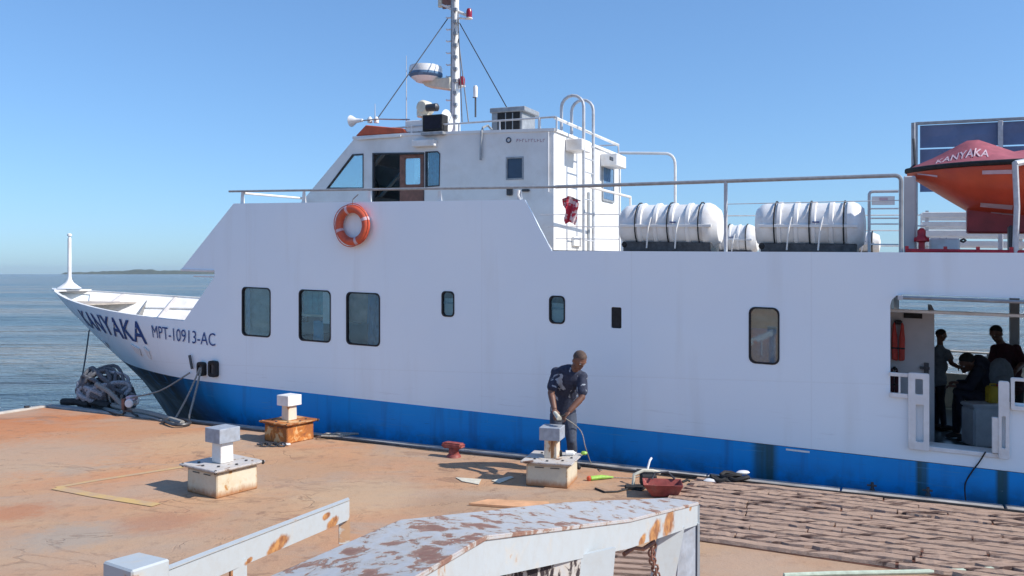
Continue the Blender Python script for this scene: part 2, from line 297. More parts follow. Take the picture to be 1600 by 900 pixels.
# ------------------------------------------------------------------ mesh building
WM = {}
def W(o): return WM.get(o.name, Matrix.Identity(4))
def empty(name, loc, rz=0., label=None, cat=None, group=None, kind=None):
    o = bpy.data.objects.new(name, None); C.objects.link(o); o.empty_display_size = .2
    o.location = loc; o.rotation_euler = (0, 0, rz)
    WM[o.name] = Matrix.Translation(loc) @ Matrix.Rotation(rz, 4, 'Z'); tag(o, label, cat, group, kind); return o
def tag(o, label=None, cat=None, group=None, kind=None):
    if label: o['label'] = label
    if cat: o['category'] = cat
    if group: o['group'] = group
    if kind: o['kind'] = kind
    return o
class MB:
    def __init__(s, T=ID): s.v = []; s.f = []; s.mi = []; s.T = T; s.cur = 0
    def add(s, vs, fs):
        n = len(s.v); s.v += [s.T(*p) for p in vs]; s.f += [tuple(i+n for i in f) for f in fs]; s.mi += [s.cur]*len(fs); return s
    def box(s, a0, a1, b0, b1, c0, c1):
        return s.add([(a, b, c) for a in (a0, a1) for b in (b0, b1) for c in (c0, c1)],
                     [(0, 1, 3, 2), (4, 6, 7, 5), (0, 4, 5, 1), (2, 3, 7, 6), (0, 2, 6, 4), (1, 5, 7, 3)])
    def frustum(s, c0, c1, z0, z1, h0, h1, rot=0):           # square section, half sizes h0, h1
        vs = []
        for (z, h, c) in ((z0, h0, c0), (z1, h1, c1)):
            for q in range(4):
                a = rot+math.pi/4+q*math.pi/2; rr = h*math.sqrt(2); vs.append((c[0]+rr*math.cos(a), c[1]+rr*math.sin(a), z))
        return s.add(vs, [(3, 2, 1, 0), (4, 5, 6, 7)]+[(i, (i+1) % 4, (i+1) % 4+4, i+4) for i in range(4)])
    def tube(s, pts, r, n=8, closed=False, cap=True):
        P = [s.T(*p) for p in pts]; T0, s.T = s.T, ID; m = len(P); rr = r if isinstance(r, (list, tuple)) else [r]*m
        vs = []; prev = None
        for i in range(m):
            a = P[(i-1) % m] if (closed or i > 0) else P[i]; b = P[(i+1) % m] if (closed or i < m-1) else P[i]
            d = (b-a)
            d = d.normalized() if d.length > 1e-9 else Vector((0, 0, 1))
            if prev is None:
                x = d.cross(Vector((0, 0, 1)))
                if x.length < .1: x = d.cross(Vector((1, 0, 0)))
            else: x = prev-d*prev.dot(d)
            x.normalize(); y = d.cross(x); prev = x
            for j in range(n):
                t = 2*math.pi*j/n; vs.append(tuple(P[i]+x*math.cos(t)*rr[i]+y*math.sin(t)*rr[i]))
        fs = []
        for i in range(m if closed else m-1):
            for j in range(n):
                a = i*n+j; b = i*n+(j+1) % n; e = ((i+1) % m)*n; fs.append((a, b, e+(j+1) % n, e+j))
        if cap and not closed: fs += [tuple(range(n-1, -1, -1)), tuple((m-1)*n+j for j in range(n))]
        s.add(vs, fs); s.T = T0; return s
    def prism(s, loop, ax, a0, a1):                           # loop in two coordinates, extruded along axis ax (0,1,2)
        n = len(loop)
        def mk(a, b, c): l = [a, b]; l.insert(ax, c); return tuple(l)
        vs = [mk(p[0], p[1], a0) for p in loop]+[mk(p[0], p[1], a1) for p in loop]
        return s.add(vs, [tuple(range(n-1, -1, -1)), tuple(range(n, 2*n))]+[(i, (i+1) % n, (i+1) % n+n, i+n) for i in range(n)])
    def plate(s, outer, holes, ax, a0, a1):                   # plate with openings
        loops = [outer]+list(holes); co2 = []; ed = []
        for lp in loops:
            b = len(co2); co2 += [Vector(p) for p in lp]; ed += [(b+i, b+(i+1) % len(lp)) for i in range(len(lp))]
        ov, oe, of, *_ = delaunay_2d_cdt(co2, ed, [], 0, 1e-6)
        def inside(pt, lp):
            r = False; j = len(lp)-1
            for i in range(len(lp)):
                (xi, yi), (xj, yj) = lp[i], lp[j]
                if (yi > pt[1]) != (yj > pt[1]) and pt[0] < (xj-xi)*(pt[1]-yi)/(yj-yi)+xi: r = not r
                j = i
            return r
        keep = []
        for f in of:
            cx = sum(ov[i][0] for i in f)/len(f); cy = sum(ov[i][1] for i in f)/len(f)
            if inside((cx, cy), outer) and not any(inside((cx, cy), h) for h in holes): keep.append(tuple(f))
        def mk(a, b, c): l = [a, b]; l.insert(ax, c); return tuple(l)
        n = len(ov)
        s.add([mk(p[0], p[1], a0) for p in ov]+[mk(p[0], p[1], a1) for p in ov], keep+[tuple(i+n for i in reversed(f)) for f in keep])
        for lp in loops:
            m = len(lp)
            s.add([mk(p[0], p[1], a0) for p in lp]+[mk(p[0], p[1], a1) for p in lp], [(i, (i+1) % m, (i+1) % m+m, i+m) for i in range(m)])
        return s
    def lathe(s, prof, base, axis='z', n=16):                 # prof: (radius, height)
        vs = []
        for (r, h) in prof:
            for j in range(n):
                t = 2*math.pi*j/n; a, b = r*math.cos(t), r*math.sin(t)
                p = {'z': (a, b, h), 'x': (h, a, b), 'y': (a, h, b)}[axis]; vs.append((base[0]+p[0], base[1]+p[1], base[2]+p[2]))
        m = len(prof); fs = [(i*n+j, i*n+(j+1) % n, (i+1)*n+(j+1) % n, (i+1)*n+j) for i in range(m-1) for j in range(n)]
        fs += [tuple(range(n)), tuple((m-1)*n+j for j in range(n))]
        return s.add(vs, fs)
    def ball(s, c, r, n=10, k=(1, 1, 1)):
        prof = []
        vs = []; fs = []; m = n//2+1
        for i in range(m):
            ph = -math.pi/2+math.pi*i/(m-1)
            for j in range(n):
                t = 2*math.pi*j/n; vs.append((c[0]+r*k[0]*math.cos(ph)*math.cos(t), c[1]+r*k[1]*math.cos(ph)*math.sin(t), c[2]+r*k[2]*math.sin(ph)))
        fs = [(i*n+j, i*n+(j+1) % n, (i+1)*n+(j+1) % n, (i+1)*n+j) for i in range(m-1) for j in range(n)]
        return s.add(vs, fs)
    def build(s, name, mat, parent=None, smooth=False, bevel=0., label=None, cat=None, group=None, kind=None, weld=True, seg=1):
        P = W(parent) if parent else Matrix.Identity(4); I = P.inverted()
        loc = [I @ p for p in s.v]
        lo = Vector([min(p[i] for p in loc) for i in range(3)]); hi = Vector([max(p[i] for p in loc) for i in range(3)])
        cc = Vector(((lo.x+hi.x)/2, (lo.y+hi.y)/2, lo.z))
        me = bpy.data.meshes.new(name); me.from_pydata([tuple(p-cc) for p in loc], [], s.f)
        mats = mat if isinstance(mat, (list, tuple)) else [mat]
        for m in mats: me.materials.append(M[m] if isinstance(m, str) else m)
        if len(mats) > 1: me.polygons.foreach_set('material_index', s.mi)
        bm = bmesh.new(); bm.from_mesh(me)
        if weld: bmesh.ops.remove_doubles(bm, verts=bm.verts, dist=1e-5)
        bmesh.ops.recalc_face_normals(bm, faces=bm.faces)
        if bevel:
            es = [e for e in bm.edges if len(e.link_faces) == 2 and e.calc_face_angle(0) > .5]
            bmesh.ops.bevel(bm, geom=es, offset=bevel, segments=seg, affect='EDGES', clamp_overlap=True)
        bm.to_mesh(me); bm.free()
        if smooth:
            me.polygons.foreach_set('use_smooth', [True]*len(me.polygons))
            try: me.set_sharp_from_angle(angle=R(smooth if smooth is not True else 42))
            except Exception: pass
        o = bpy.data.objects.new(name, me); C.objects.link(o); o.location = cc
        if parent: o.parent = parent
        WM[o.name] = P @ Matrix.Translation(cc); tag(o, label, cat, group, kind); return o
def copy_tree(o, parent=None, T=None):
    c = o.copy(); C.objects.link(c)
    if parent: c.parent = parent
    for ch in list(o.children): copy_tree(ch, c)
    return c
def arc(p0, p1, p2, n=6):                                     # rounded corner p0-p1-p2
    p0, p1, p2 = map(Vector, (p0, p1, p2)); return [tuple((1-t)**2*p0+2*t*(1-t)*p1+t*t*p2) for t in [i/n for i in range(n+1)]]
def rrect(a0, a1, b0, b1, r, n=4):
    out = []
    for (cx, cy, q) in ((a1-r, b1-r, 0), (a0+r, b1-r, 1), (a0+r, b0+r, 2), (a1-r, b0+r, 3)):
        for i in range(n+1):
            t = (q+i/n)*math.pi/2; out.append((cx+r*math.cos(t), cy+r*math.sin(t)))
    return out
def shrink(loop, d):
    cx = sum(p[0] for p in loop)/len(loop); cy = sum(p[1] for p in loop)/len(loop)
    w = (max(p[0] for p in loop)-min(p[0] for p in loop))/2; h = (max(p[1] for p in loop)-min(p[1] for p in loop))/2
    return [(cx+(p[0]-cx)*(w-d)/w, cy+(p[1]-cy)*(h-d)/h) for p in loop]
def textmesh(body, off=.012):
    cu = bpy.data.curves.new('lettering', 'FONT'); cu.body = body; cu.size = 1; cu.offset = off; cu.resolution_u = 3
    o = bpy.data.objects.new('lettering', cu); C.objects.link(o)
    dg = bpy.context.evaluated_depsgraph_get(); me = bpy.data.meshes.new_from_object(o.evaluated_get(dg))
    bm = bmesh.new(); bm.from_mesh(me); bmesh.ops.triangulate(bm, faces=bm.faces)
    vs = [tuple(v.co) for v in bm.verts]; fs = [tuple(x.index for x in f.verts) for f in bm.faces]; bm.free()
    bpy.data.objects.remove(o); xs = [v[0] for v in vs]; ys = [v[1] for v in vs]
    x0, x1, y0, y1 = min(xs), max(xs), min(ys), max(ys)
    return [((v[0]-x0)/(x1-x0), (v[1]-y0)/(y1-y0)) for v in vs], fs
# ================================================================== SETTING
VE = 11.0; UE = toUV(G(100, 632))[0]                           # quay edge plane and quay end
WATER = -1.35
m = MB(); S = 16000
m.add([(-S, -S, WATER), (S, -S, WATER), (S, S, WATER), (-S, S, WATER)], [(0, 1, 2, 3)]).build('sea', 'sea', kind='structure')
m = MB(UV); m.box(UE+.02, 45, -45, VE-.26, -3.2, 0).build('quay_ground', 'quay', kind='structure')
m = MB(UV); m.box(UE+.02, 45, VE-.258, VE, -3.0, -.012)
m.build('quay_edge', 'edge', kind='structure')
kerb = MB(UV); x = UE+.02                                         # broken edge beam, piece by piece
kr = empty('quay_edge_beam', UV(0, VE, 0), -AH, kind='structure')
while x < 12:
    L = random.uniform(1.6, 2.6); h = .045 if x > -2.5 else .03
    if not (-9.6 < x < -8.9):
        MB(UV).box(x+.012, x+L-.012, VE-.19+random.uniform(-.008, .008), VE+.012, -.011, h+random.uniform(-.008, .008)).build('edge_beam_piece', 'edge', kr, bevel=.008)
    x += L
MB(UV).box(UE-.12, UE+.016, -45, VE, -3.0, .035).build('quay_end_kerb', 'edgelight', kind='structure', bevel=.01)
# worn yellow lines
def strip(pts, wd, name, mat, z=.004, **kw):
    m = MB(); L = [Vector(p) for p in pts]; vs = []
    for i, p in enumerate(L):
        d = (L[min(i+1, len(L)-1)]-L[max(i-1, 0)]).normalized(); n = Vector((-d.y, d.x, 0))*wd/2
        vs += [(p.x+n.x, p.y+n.y, z), (p.x-n.x, p.y-n.y, z)]
    m.add(vs, [(2*i, 2*i+1, 2*i+3, 2*i+2) for i in range(len(L)-1)]); return m.build(name, mat, **kw)
strip([G(88, 762), G(150, 751), G(285, 730)], .10, 'painted_line', 'yline', kind='structure')
strip([G(88, 763), G(150, 775), G(245, 790)], .14, 'painted_line', 'yline', z=.008, kind='structure')
# distant low land
m = MB(); random.seed(3); pts = []
Y0 = 9000.; xs = [95+i*6 for i in range(60)]
for i, px in enumerate(xs):
    hpx = (0 if i == 0 else 2.6+3.0*min(1, i/18)*math.exp(-((px-230)/170.)**2)+random.uniform(-.5, .8)+(1.6 if 205 < px < 240 else 0))
    X = t_(px)*Y0
    for (dy, k_) in ((0, 0), (30, .75), (120, 1), (500, .9), (900, 0)):
        pts.append((X*(1+dy/Y0), Y0+dy, WATER-1+(hpx/F*Y0*k_ + (3 if k_ else 0))*(1 if k_ else 0)))
fs = [(i*5+j, (i+1)*5+j, (i+1)*5+j+1, i*5+j+1) for i in range(59) for j in range(4)]
m.add(pts, fs).build('distant_shore', 'land', kind='structure', smooth=True)
# ================================================================== THE FERRY
VN, VF, VC = 11.35, 17.65, 14.5; HB = 3.15
ship = empty('passenger_ferry', SH(-5, VC, -1.3), -AH, 'large white ferry with bright blue lower hull moored along the whole quay', 'ferry')
def lerp_tab(tab, x):
    if x <= tab[0][0]: return tab[0][1]+(x-tab[0][0])*(tab[1][1]-tab[0][1])/(tab[1][0]-tab[0][0])
    for (a, b), (c2, d) in zip(tab, tab[1:]):
        if x <= c2: return b+(d-b)*(x-a)/(c2-a)
    return tab[-1][1]
STEM = [(-1.64, -16.2), (-.54, -17.35), (.18, -18.46), (.62, -19.25), (1.30, -20.35), (1.753, -21.0)]
def stem(w): return lerp_tab(STEM, w)
def ufull(w):
    if w > .2: return -11.6-.9*min(1, (w-.2)/1.1)
    return -11.6+(.2-w)*2.0
def halfb(u, w):
    us, uf = stem(w), ufull(w)
    if u >= uf: return HB
    x = max(0, min(1, (uf-u)/(uf-us))); p = 1.45+.4*max(0, min(1, (w+.5)/2.0))
    return max(.0, HB*(1-x**p))
def wtop(u): x = max(0, (-12.35-u)/8.65); return 1.467+.286*x**1.6
def wblue(u): return lerp_tab([(-18.6, .17), (-16.5, .25), (-14.5, .31), (-11.7, .354), (1.1, .39), (14, .40)], u)
hull = MB(SH)
def shell(q0, q1, nq, uend, ns, mi, side):
    hull.cur = mi; vs = []
    for j in range(nq+1):
        for i in range(ns+1):
            s = (i/ns)**1.7; w = .5; 
            for _ in range(14):
                u = stem(w)+(uend-stem(w))*s; a, b = q0(u), q1(u); w = a+(b-a)*j/nq
            vs.append((u, VC-side*halfb(u, w), w))
    hull.add(vs, [(j*(ns+1)+i, j*(ns+1)+i+1, (j+1)*(ns+1)+i+1, (j+1)*(ns+1)+i) for j in range(nq) for i in range(ns)])
for sd_ in (1, -1):
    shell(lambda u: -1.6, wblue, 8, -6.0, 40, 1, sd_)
    shell(wblue, wtop, 9, -11.25, 36, 0, sd_)
    v = VC-sd_*HB; hull.cur = 1
    hull.add([(-5.9995, v, -1.6), (13, v, -1.6), (13, v, wblue(13)), (-5.9995, v, wblue(-6))], [(0, 1, 2, 3)])
hull.cur = 1; hull.add([(13, VN, -1.6), (13, VF, -1.6), (13, VF, .4), (13, VN, .4)], [(0, 1, 2, 3)])
hull.build('hull', ['white', 'blue'], ship, smooth=60)
# --- side plating (near), with openings
DW = 2.93                                                       # upper deck level
def q2(px, py, v=VN): a = Q(px, py, v); return (a[0], a[2])
k1, k2, k3, k4, k5, k6 = q2(862, 392), q2(820, 312), q2(365, 318), q2(283, 421), q2(335, 421), q2(335, 434)
top0 = (-12.55, wtop(-12.55))
outer = [(-11.25, wblue(-11.25))]
for uu in (-8, -4, 0, 4, 8, 13): outer.append((uu, wblue(uu)))
outer += [(13, DW+.02), (1.2, DW+.05), k1, k2, k3, k4, (k5[0], k4[1]), (k5[0], k4[1]-.12), top0, (-11.8, wtop(-11.8)), (-11.25, wtop(-11.25))]
WIN = [(378, 423, 449, 526), (467, 517, 453, 534), (541, 594, 457, 540), (690, 710, 455, 495), (858, 883, 462, 506), (1170, 1218, 480, 569)]
wl = []
for (a, b, c, d) in WIN:
    mid = (a+b)/2; u0, u1 = Q(a, c, VN)[0], Q(b, c, VN)[0]; w1, w0 = Q(mid, c, VN)[2], Q(mid, d, VN)[2]
    wl.append(rrect(u0, u1, w0, w1, min(.085, (u1-u0)*.28)))
u0, u1 = Q(955, 490, VN)[0], Q(971, 490, VN)[0]; vent = rrect(u0, u1, Q(963, 513, VN)[2], Q(963, 480, VN)[2], .02, 2)
dl = q2(1391, 478); wt = q2(1410, 460)[1]; ur = 2.3
lowL, lowR = q2(1449, 700), q2(1560, 709); wl_mid = q2(1420, 618)[1]
door_loop = [(dl[0], wl_mid), (dl[0], wt-.14), (dl[0]+.02, wt-.07), (dl[0]+.07, wt-.02), (dl[0]+.14, wt), (ur, wt), (ur, wl_mid), (lowR[0], wl_mid+.02), (lowR[0], lowR[1]), (lowL[0], lowR[1]), (lowL[0], wl_mid)]
for sd_, (va, vb) in ((1, (VN, VN+.035)), (-1, (VF-.035, VF))):
    dlp = door_loop if sd_ == 1 else [(12.2 if p[0] == ur else p[0], p[1]) for p in door_loop]  # far opening lengthened aft, out of view, to let more light inside
    MB(SH).plate(outer, wl+[vent]+[dlp], 1, va, vb).build('side_plating', 'white', ship)
# window parts on near side, glass on both
for i, lp in enumerate(wl):
    fr = MB(SH).plate(lp, [shrink(lp, .022)], 1, VN-.008, VN+.05).build('window', 'black', ship)
    MB(SH).prism(shrink(lp, .015), 1, VN+.018, VN+.024).build('pane', 'glass', fr)
    ff = MB(SH).plate(lp, [shrink(lp, .022)], 1, VF-.05, VF+.006).build('window', 'black', ship)
    MB(SH).prism(shrink(lp, .015), 1, VF-.024, VF-.018).build('pane', 'glass', ff)
    us = [p[0] for p in lp]; ws = [p[1] for p in lp]; a, b, c, d = min(us), max(us), min(ws), max(ws)
    if i in (3, 4):
        MB(SH).box(a+.01, b-.01, VN+.03, VN+.045, c+(d-c)*.50, c+(d-c)*.58).build('window_bar', 'greymetal', fr)
        MB(SH).box(a+.01, b-.01, VN+.06, VN+.07, c, c+(d-c)*.72).build('blind', 'panelgrey', fr)
    if i == 2:
        m = MB(SH); n = 14; vs = []
        for j in range(n+1):
            uu = a+(b-a)*(.55+.40*j/n); vv = VN+.10+.02*math.sin(j*1.7); vs += [(uu-.05, vv, c-.02), (uu, vv, d)]
        m.add(vs, [(2*j, 2*j+2, 2*j+3, 2*j+1) for j in range(n)]).build('curtain', 'curtain', fr, smooth=True)
    if i in (0, 2):                                            # lined wall beside the window, seen through the glass
        MB(SH).box(a-(.85 if i == 0 else .25), a+(b-a)*(1. if i == 0 else .55), VN+.16, VN+.17, c-.02, d+.02).build('window_shade', 'shade_olive' if i == 0 else 'shade_brown', fr)
        if i == 2: MB(SH).box(a-.02, a+(b-a)*.6, VN+.10, VN+.15, c-.02, c+(d-c)*.42).build('seat_back', 'seat', fr, bevel=.02)
        if i == 0: MB(SH).box(a+.01, a+(b-a)*.16, VN+.08, VN+.09, c, d).build('curtain', 'curtain', fr)
    if i == 1:
        for q in range(7):
            xx = a+(b-a)*(.04+.09*q); MB(SH).box(xx, xx+(b-a)*.085, VN+.10+.006*(q % 2), VN+.11+.006*(q % 2), c+(d-c)*.52, d).build('slat_blind', 'tealblind', fr)
        MB(SH).box(a+(b-a)*.30, a+(b-a)*.62, VN+.12, VN+.15, c, c+(d-c)*.40).build('seat_back', 'teal', fr, bevel=.03)
        MB(SH).box(a, b, VN+.07, VN+.085, c+(d-c)*.48, c+(d-c)*.52).build('window_bar', 'cream', fr)
        MB(SH).box(a+(b-a)*.72, b-.01, VN+.028, VN+.032, c+(d-c)*.36, d-.03).build('daylight_patch', 'white2', fr)  # white panel painted in as daylight from the window beyond
    if i == 5: MB(SH).box(a-.2, b, VN+.08, VN+.09, c, d+.02).build('blind', 'shade_olive', fr); MB(SH).box(a+.02, b-.05, VN+.06, VN+.07, c, c+(d-c)*.62).build('curtain', 'curtain', fr)
MB(SH).prism(vent, 1, VN+.02, VN+.03).build('vent_panel', 'black', ship)
# --- saloon, decks
AFTB = Q(1385, 500, VN)[0]-.05
MB(SH).box(-11.75, 13, VN+.036, VF-.036, DW-.08, DW-.002).build('upper_deck', 'deckbeige', ship)
MB(SH).box(-11.0, 13, VN+.036, VF-.036, .16, .20).build('car_deck', 'deck', ship)
MB(SH).box(-11.0, AFTB-.1, VN+.036, VF-.036, .205, .24).build('saloon_floor', 'inner', ship)
MB(SH).box(AFTB-.05, AFTB, VN+.036, VF-.036, .20, DW-.085).build('bulkhead', 'panelgrey', ship)
fw = [rrect(v0, v0+.75, 1.35, 2.2, .07) for v0 in (12.1, 13.25, 14.4, 15.6)]
MB(SH).plate([(VN+.036, wtop(-11)-.9), (VF-.036, wtop(-11)-.9), (VF-.036, 2.95), (VN+.036, 2.95)], fw, 0, -11.80, -11.76).build('forward_bulkhead', 'white', ship)
for lp in fw: MB(SH).prism(shrink(lp, -.01), 0, -11.755, -11.75).build('front_window', 'glass', ship)
MB(SH).box(-8.2, -8.1, VN+.9, VF-.9, .25, DW-.085).build('bulkhead', 'inner', ship)
MB(SH).box(-5.2, -5.1, VN+.036, VF-.036, .25, DW-.085).build('bulkhead', 'inner', ship)
for r_ in range(3):
    MB(SH).box(-10.9+r_*.95, -10.45+r_*.95, VN+.6, VF-.6, .25, .70).box(-10.55+r_*.95, -10.45+r_*.95, VN+.6, VF-.6, .70, 1.25).build('bench_seat', 'seat', ship, bevel=.03)
# cabin panel just inside the side opening, and the far bulwark of the car deck
pL, pR = Q(1380, 484, 12.75), Q(1460, 484, 12.75)
cab = MB(SH).box(pL[0]-.4, pR[0], 12.75, 12.80, .205, Q(1430, 484, 12.75)[2]).box(pR[0]-.05, pR[0], 12.80, 15.3, .205, Q(1430, 484, 12.75)[2]).build('cabin_wall', 'panelgrey', ship)
a, b = Q(1412, 489, 12.73), Q(1441, 498, 12.73)
MB(SH).box(a[0], b[0], 12.73, 12.748, b[2], a[2]).build('name_plate', 'black', cab)
a = Q(1445, 575, 12.7); MB(SH).box(a[0]-.06, a[0]+.06, 12.69, 12.749, a[2]-.02, a[2]+.015).box(a[0]-.01, a[0]+.05, 12.72, 12.749, a[2]-.08, a[2]+.07).build('door_handle', 'darkmetal', cab)
a = Q(1400, 484, 12.3); MB(SH).box(dl[0]-.3, 3.2, 12.0, 12.12, a[2]-.02, a[2]+.02).build('ceiling_beam', 'white2', ship, bevel=.006)
MB(SH).box(dl[0]-.2, 13, VN+.04, VF-.04, DW-.30, DW-.27).build('car_deck_ceiling', 'white2', ship)
# rail along the top of the opening
a, b = Q(1404, 461, VN-.04), Q(1600, 463, VN-.04)
MB(SH).tube([(a[0], VN-.05, a[2]-.03), (2.2, VN-.05, a[2]-.03)], .022).build('awning_rail', 'greymetal', ship, smooth=True)
for uu in (a[0]+.02, a[0]+1.45, 2.15): MB(SH).box(uu-.03, uu+.03, VN-.08, VN-.001, a[2]-.06, a[2]).build('rail_bracket', 'rail', ship, bevel=.005)
# swing gates in the opening
def gate(us0, us1, w0, w1, v, posts, bars):
    m = MB(SH).plate(rrect(us0, us1, w0, w1, .02, 2), [rrect(*h, .012, 2) for h in posts], 1, v-.03, v+.03); g = m.build('side_gate', 'white2', ship, bevel=.004)
    for (x0, x1, z0, z1) in bars: MB(SH).box(x0, x1, v-.012, v+.012, z0, z1).build('gate_rail', 'white2', g, bevel=.004)
    return g
e = lambda px, py: q2(px, py, VN-.05)
g0, g1 = e(1419, 701), e(1452, 584)
h1 = (e(1430, 616)[0], e(1442, 616)[0], e(1436, 616)[1], e(1436, 592)[1]); h2 = (e(1431, 690)[0], e(1443, 690)[0], e(1437, 690)[1], e(1437, 632)[1])
gate(g0[0], g1[0], g0[1], g1[1], VN-.05, [h1, h2], [(e(1389, 600)[0], g0[0]-.002, e(1400, 588)[1], e(1400, 582)[1]), (e(1389, 600)[0], g0[0]-.002, e(1400, 621)[1], e(1400, 614)[1]), (e(1404, 600)[0], e(1407, 600)[0], e(1404, 614)[1], e(1404, 588)[1])])
g0, g1 = e(1560, 716), e(1577, 596); h = (e(1565, 700)[0], e(1571, 700)[0], e(1568, 700)[1], e(1568, 650)[1])
gate(g0[0], g1[0], g0[1], g1[1], VN-.05, [h], [])
g0, g1 = e(1579, 640), e(1700, 598)
gate(g0[0], 2.25, g0[1], g1[1], VN-.045, [(g0[0]+.04, 1.75, g0[1]+.05, g1[1]-.04)], [])
MB(SH).box(e(1550, 700)[0], e(1561, 700)[0], VN-.06, VN-.002, e(1555, 708)[1], e(1555, 652)[1]).build('gate_stop', 'white2', ship, bevel=.006)
MB(SH).box(lowL[0]-.02, lowR[0]+.02, VN-.03, VN+.3, lowR[1]-.05, lowR[1]+.004).build('door_sill', 'white2', ship, bevel=.006)
# far side of the car deck: bulwark and rail against the sea
MB(SH).box(dl[0]+.4, 13, VF-.12, VF-.04, .205, Q(1480, 582, VF)[2]).build('far_bulwark', 'cream', ship)
zz = Q(1500, 549, VF)[2]
m = MB(SH).tube([(dl[0], VF-.08, zz), (13, VF-.08, zz)], .02)
for uu in (0, 1.2, 2.4, 3.6, 4.8): m.tube([(uu, VF-.08, .7), (uu, VF-.08, zz)], .016)
m.build('far_side_rail', 'white2', ship, smooth=True)
a = Q(1578, 500, 16.0); MB(SH).box(a[0], a[0]+.14, 16.0, 16.15, .205, DW-.31).build('deck_pillar', 'panelgrey', ship, bevel=.01)
# --- foredeck and bulwark inside
def inb(u, w, off=.05): return max(.02, halfb(u, w)-off)
for sd_, nm in ((1, 'bulwark_lining'), (-1, 'bulwark_lining')):
    m = MB(SH); vs = []; ns = 34
    for i in range(ns+1):
        u = -20.85+(-11.8+20.85)*i/ns
        wt_ = wtop(u)
        vs += [(u, VC-sd_*halfb(u, wt_), wt_+.004), (u, VC-sd_*inb(u, wt_, .09), wt_+.004), (u, VC-sd_*inb(u, wt_-.02, .05), wt_-.03)]
        for wv in (1.15, .8, .31): vs.append((u, VC-sd_*inb(u, wv if u > stem(wv)+.1 else wt_-.1, .05), wv if u > stem(wv)+.1 else wt_-.1))
    m.add(vs, [(i*6+j, (i+1)*6+j, (i+1)*6+j+1, i*6+j+1) for i in range(ns) for j in range(5)]).build(nm, 'white2', ship, smooth=35)
def deckpoly(u0, u1, w, name, mat, n=24):
    L = [(u0+(u1-u0)*i/n) for i in range(n+1)]
    lp = [(u, VC-max(.01, inb(u, w, .04))) for u in L]+[(u, VC+max(.01, inb(u, w, .04))) for u in reversed(L)]
    return MB(SH).prism(lp, 2, w-.04, w).build(name, mat, ship)
deckpoly(-20.4, -18.9, 1.43, 'anchor_deck', 'deckbeige'); deckpoly(-18.6, -11.8, .30, 'foredeck', 'deckbeige')
L = [-20.95+i*.12 for i in range(8)]
MB(SH).prism([(u, VC-halfb(u, wtop(u)-.01)) for u in L]+[(u, VC+halfb(u, wtop(u)-.01)) for u in reversed(L)], 2, wtop(-20.5)-.03, wtop(-20.5)+.012).build('bow_plate', 'white2', ship)
def farpx(u):
    w = wtop(u); p = SH(u, VC+inb(u, w, .06), w); return 800+F*p.x/p.y
for px in (118, 145, 197, 237, 276, 330):
    uu = min([-20.8+.05*i for i in range(190)], key=lambda q: abs(farpx(q)-px))
    for sd_ in (1, -1):
        w1 = wtop(uu)-.03; w0 = 1.435 if uu < -18.95 else .5; b0, b1 = inb(uu, w0, .052), inb(uu, w1, .052)
        if b0 < .3: continue
        vs = [(uu+du, VC-sd_*bb, ww) for du in (-.015, .015) for (bb, ww) in ((b0, w0), (b0-.26, w0), (b1-.10, w1), (b1, w1))]
        MB(SH).add(vs, [(0, 1, 2, 3), (7, 6, 5, 4)]+[(i, (i+1) % 4, (i+1) % 4+4, i+4) for i in range(4)]).build('bulwark_bracket', 'panelgrey', ship)
m = MB(SH); vs = []
for i in range(25):
    u = -18.6+6.6*i/24; b = inb(u, 1.30, .052); vs += [(u, VC+b, 1.325), (u, VC+b-.08, 1.32), (u, VC+b-.08, 1.285), (u, VC+b, 1.28)]
m.add(vs, [(i*4+j, (i+1)*4+j, (i+1)*4+(j+1) % 4, i*4+(j+1) % 4) for i in range(24) for j in range(4)]).build('bulwark_stringer', 'white2', ship)
# jackstaff
a = Q(104, 440, VC); b = Q(104, 372, VC)
js = MB(SH).lathe([(.30, 0), (.20, .07), (.10, .15), (.055, .24), (.05, .30)], (a[0]+.12, VC, a[2]-.17), n=14).build('jackstaff_base', 'white2', ship, smooth=True)
MB(SH).lathe([(.05, -.1), (.05, .6), (.048, b[2]-a[2])], (a[0]+.12, VC, a[2]), n=10).build('jackstaff', 'white2', ship, smooth=True)
MB(SH).lathe([(.03, 0), (.03, .06), (.06, .07), (.06, .12), (.02, .14)], (a[0]+.12, VC, b[2]-.01), n=10).build('jackstaff_light', 'white2', ship, smooth=True)
MB(SH).box(k4[0], k5[0]-.003, VN-.02, VN+.09, k4[1]-.03, k4[1]+.012).build('ledge_rail', 'white2', ship, bevel=.006)
MB(SH).tube([(k4[0]+.3, VN+.03, k4[1]-.12), (k5[0], VN+.03, k4[1]-.12)], .012, 6).build('ledge_rail', 'white2', ship, smooth=True)
# --- lettering on the bow
def offn(u, w, d):
    e_ = .02; b = halfb(u, w); gu = (halfb(u+e_, w)-b)/e_; gw_2 = (halfb(u, w+e_)-b)/e_
    n = Vector((-gu, 1, -gw_2)).normalized()*d; return (u+n.x, VC-b-n.y, w+n.z)
def hull_text(body, pA, pB, wA, wB, hA, hB, shear):            # from u=pA to pB, baseline wA..wB, heights hA..hB
    vs, fs = textmesh(body, .012 if len(body) < 9 else -.004); m = MB(SH); out = []
    for (x, y) in vs:
        hh = hA+(hB-hA)*x; u = pA+(pB-pA)*x+shear*(y-.5)*hh; w = wA+(wB-wA)*x+y*hh
        out.append(offn(u, w, .014))
    m.add(out, fs); return m.build('hull_lettering', 'navy', ship, weld=False)
def invhull(px, py):                                           # photo ray met with the flared bow
    best = (9, 0, 0)
    for i in range(316):
        v = 11.35+i*.01; u, _v, w = Q(px, py, v); g = VC-halfb(u, w)-v
        if u < stem(w): continue
        if g <= 1e-4: return u, w
        if g < best[0]: best = (g, u, w)
    return best[1:]
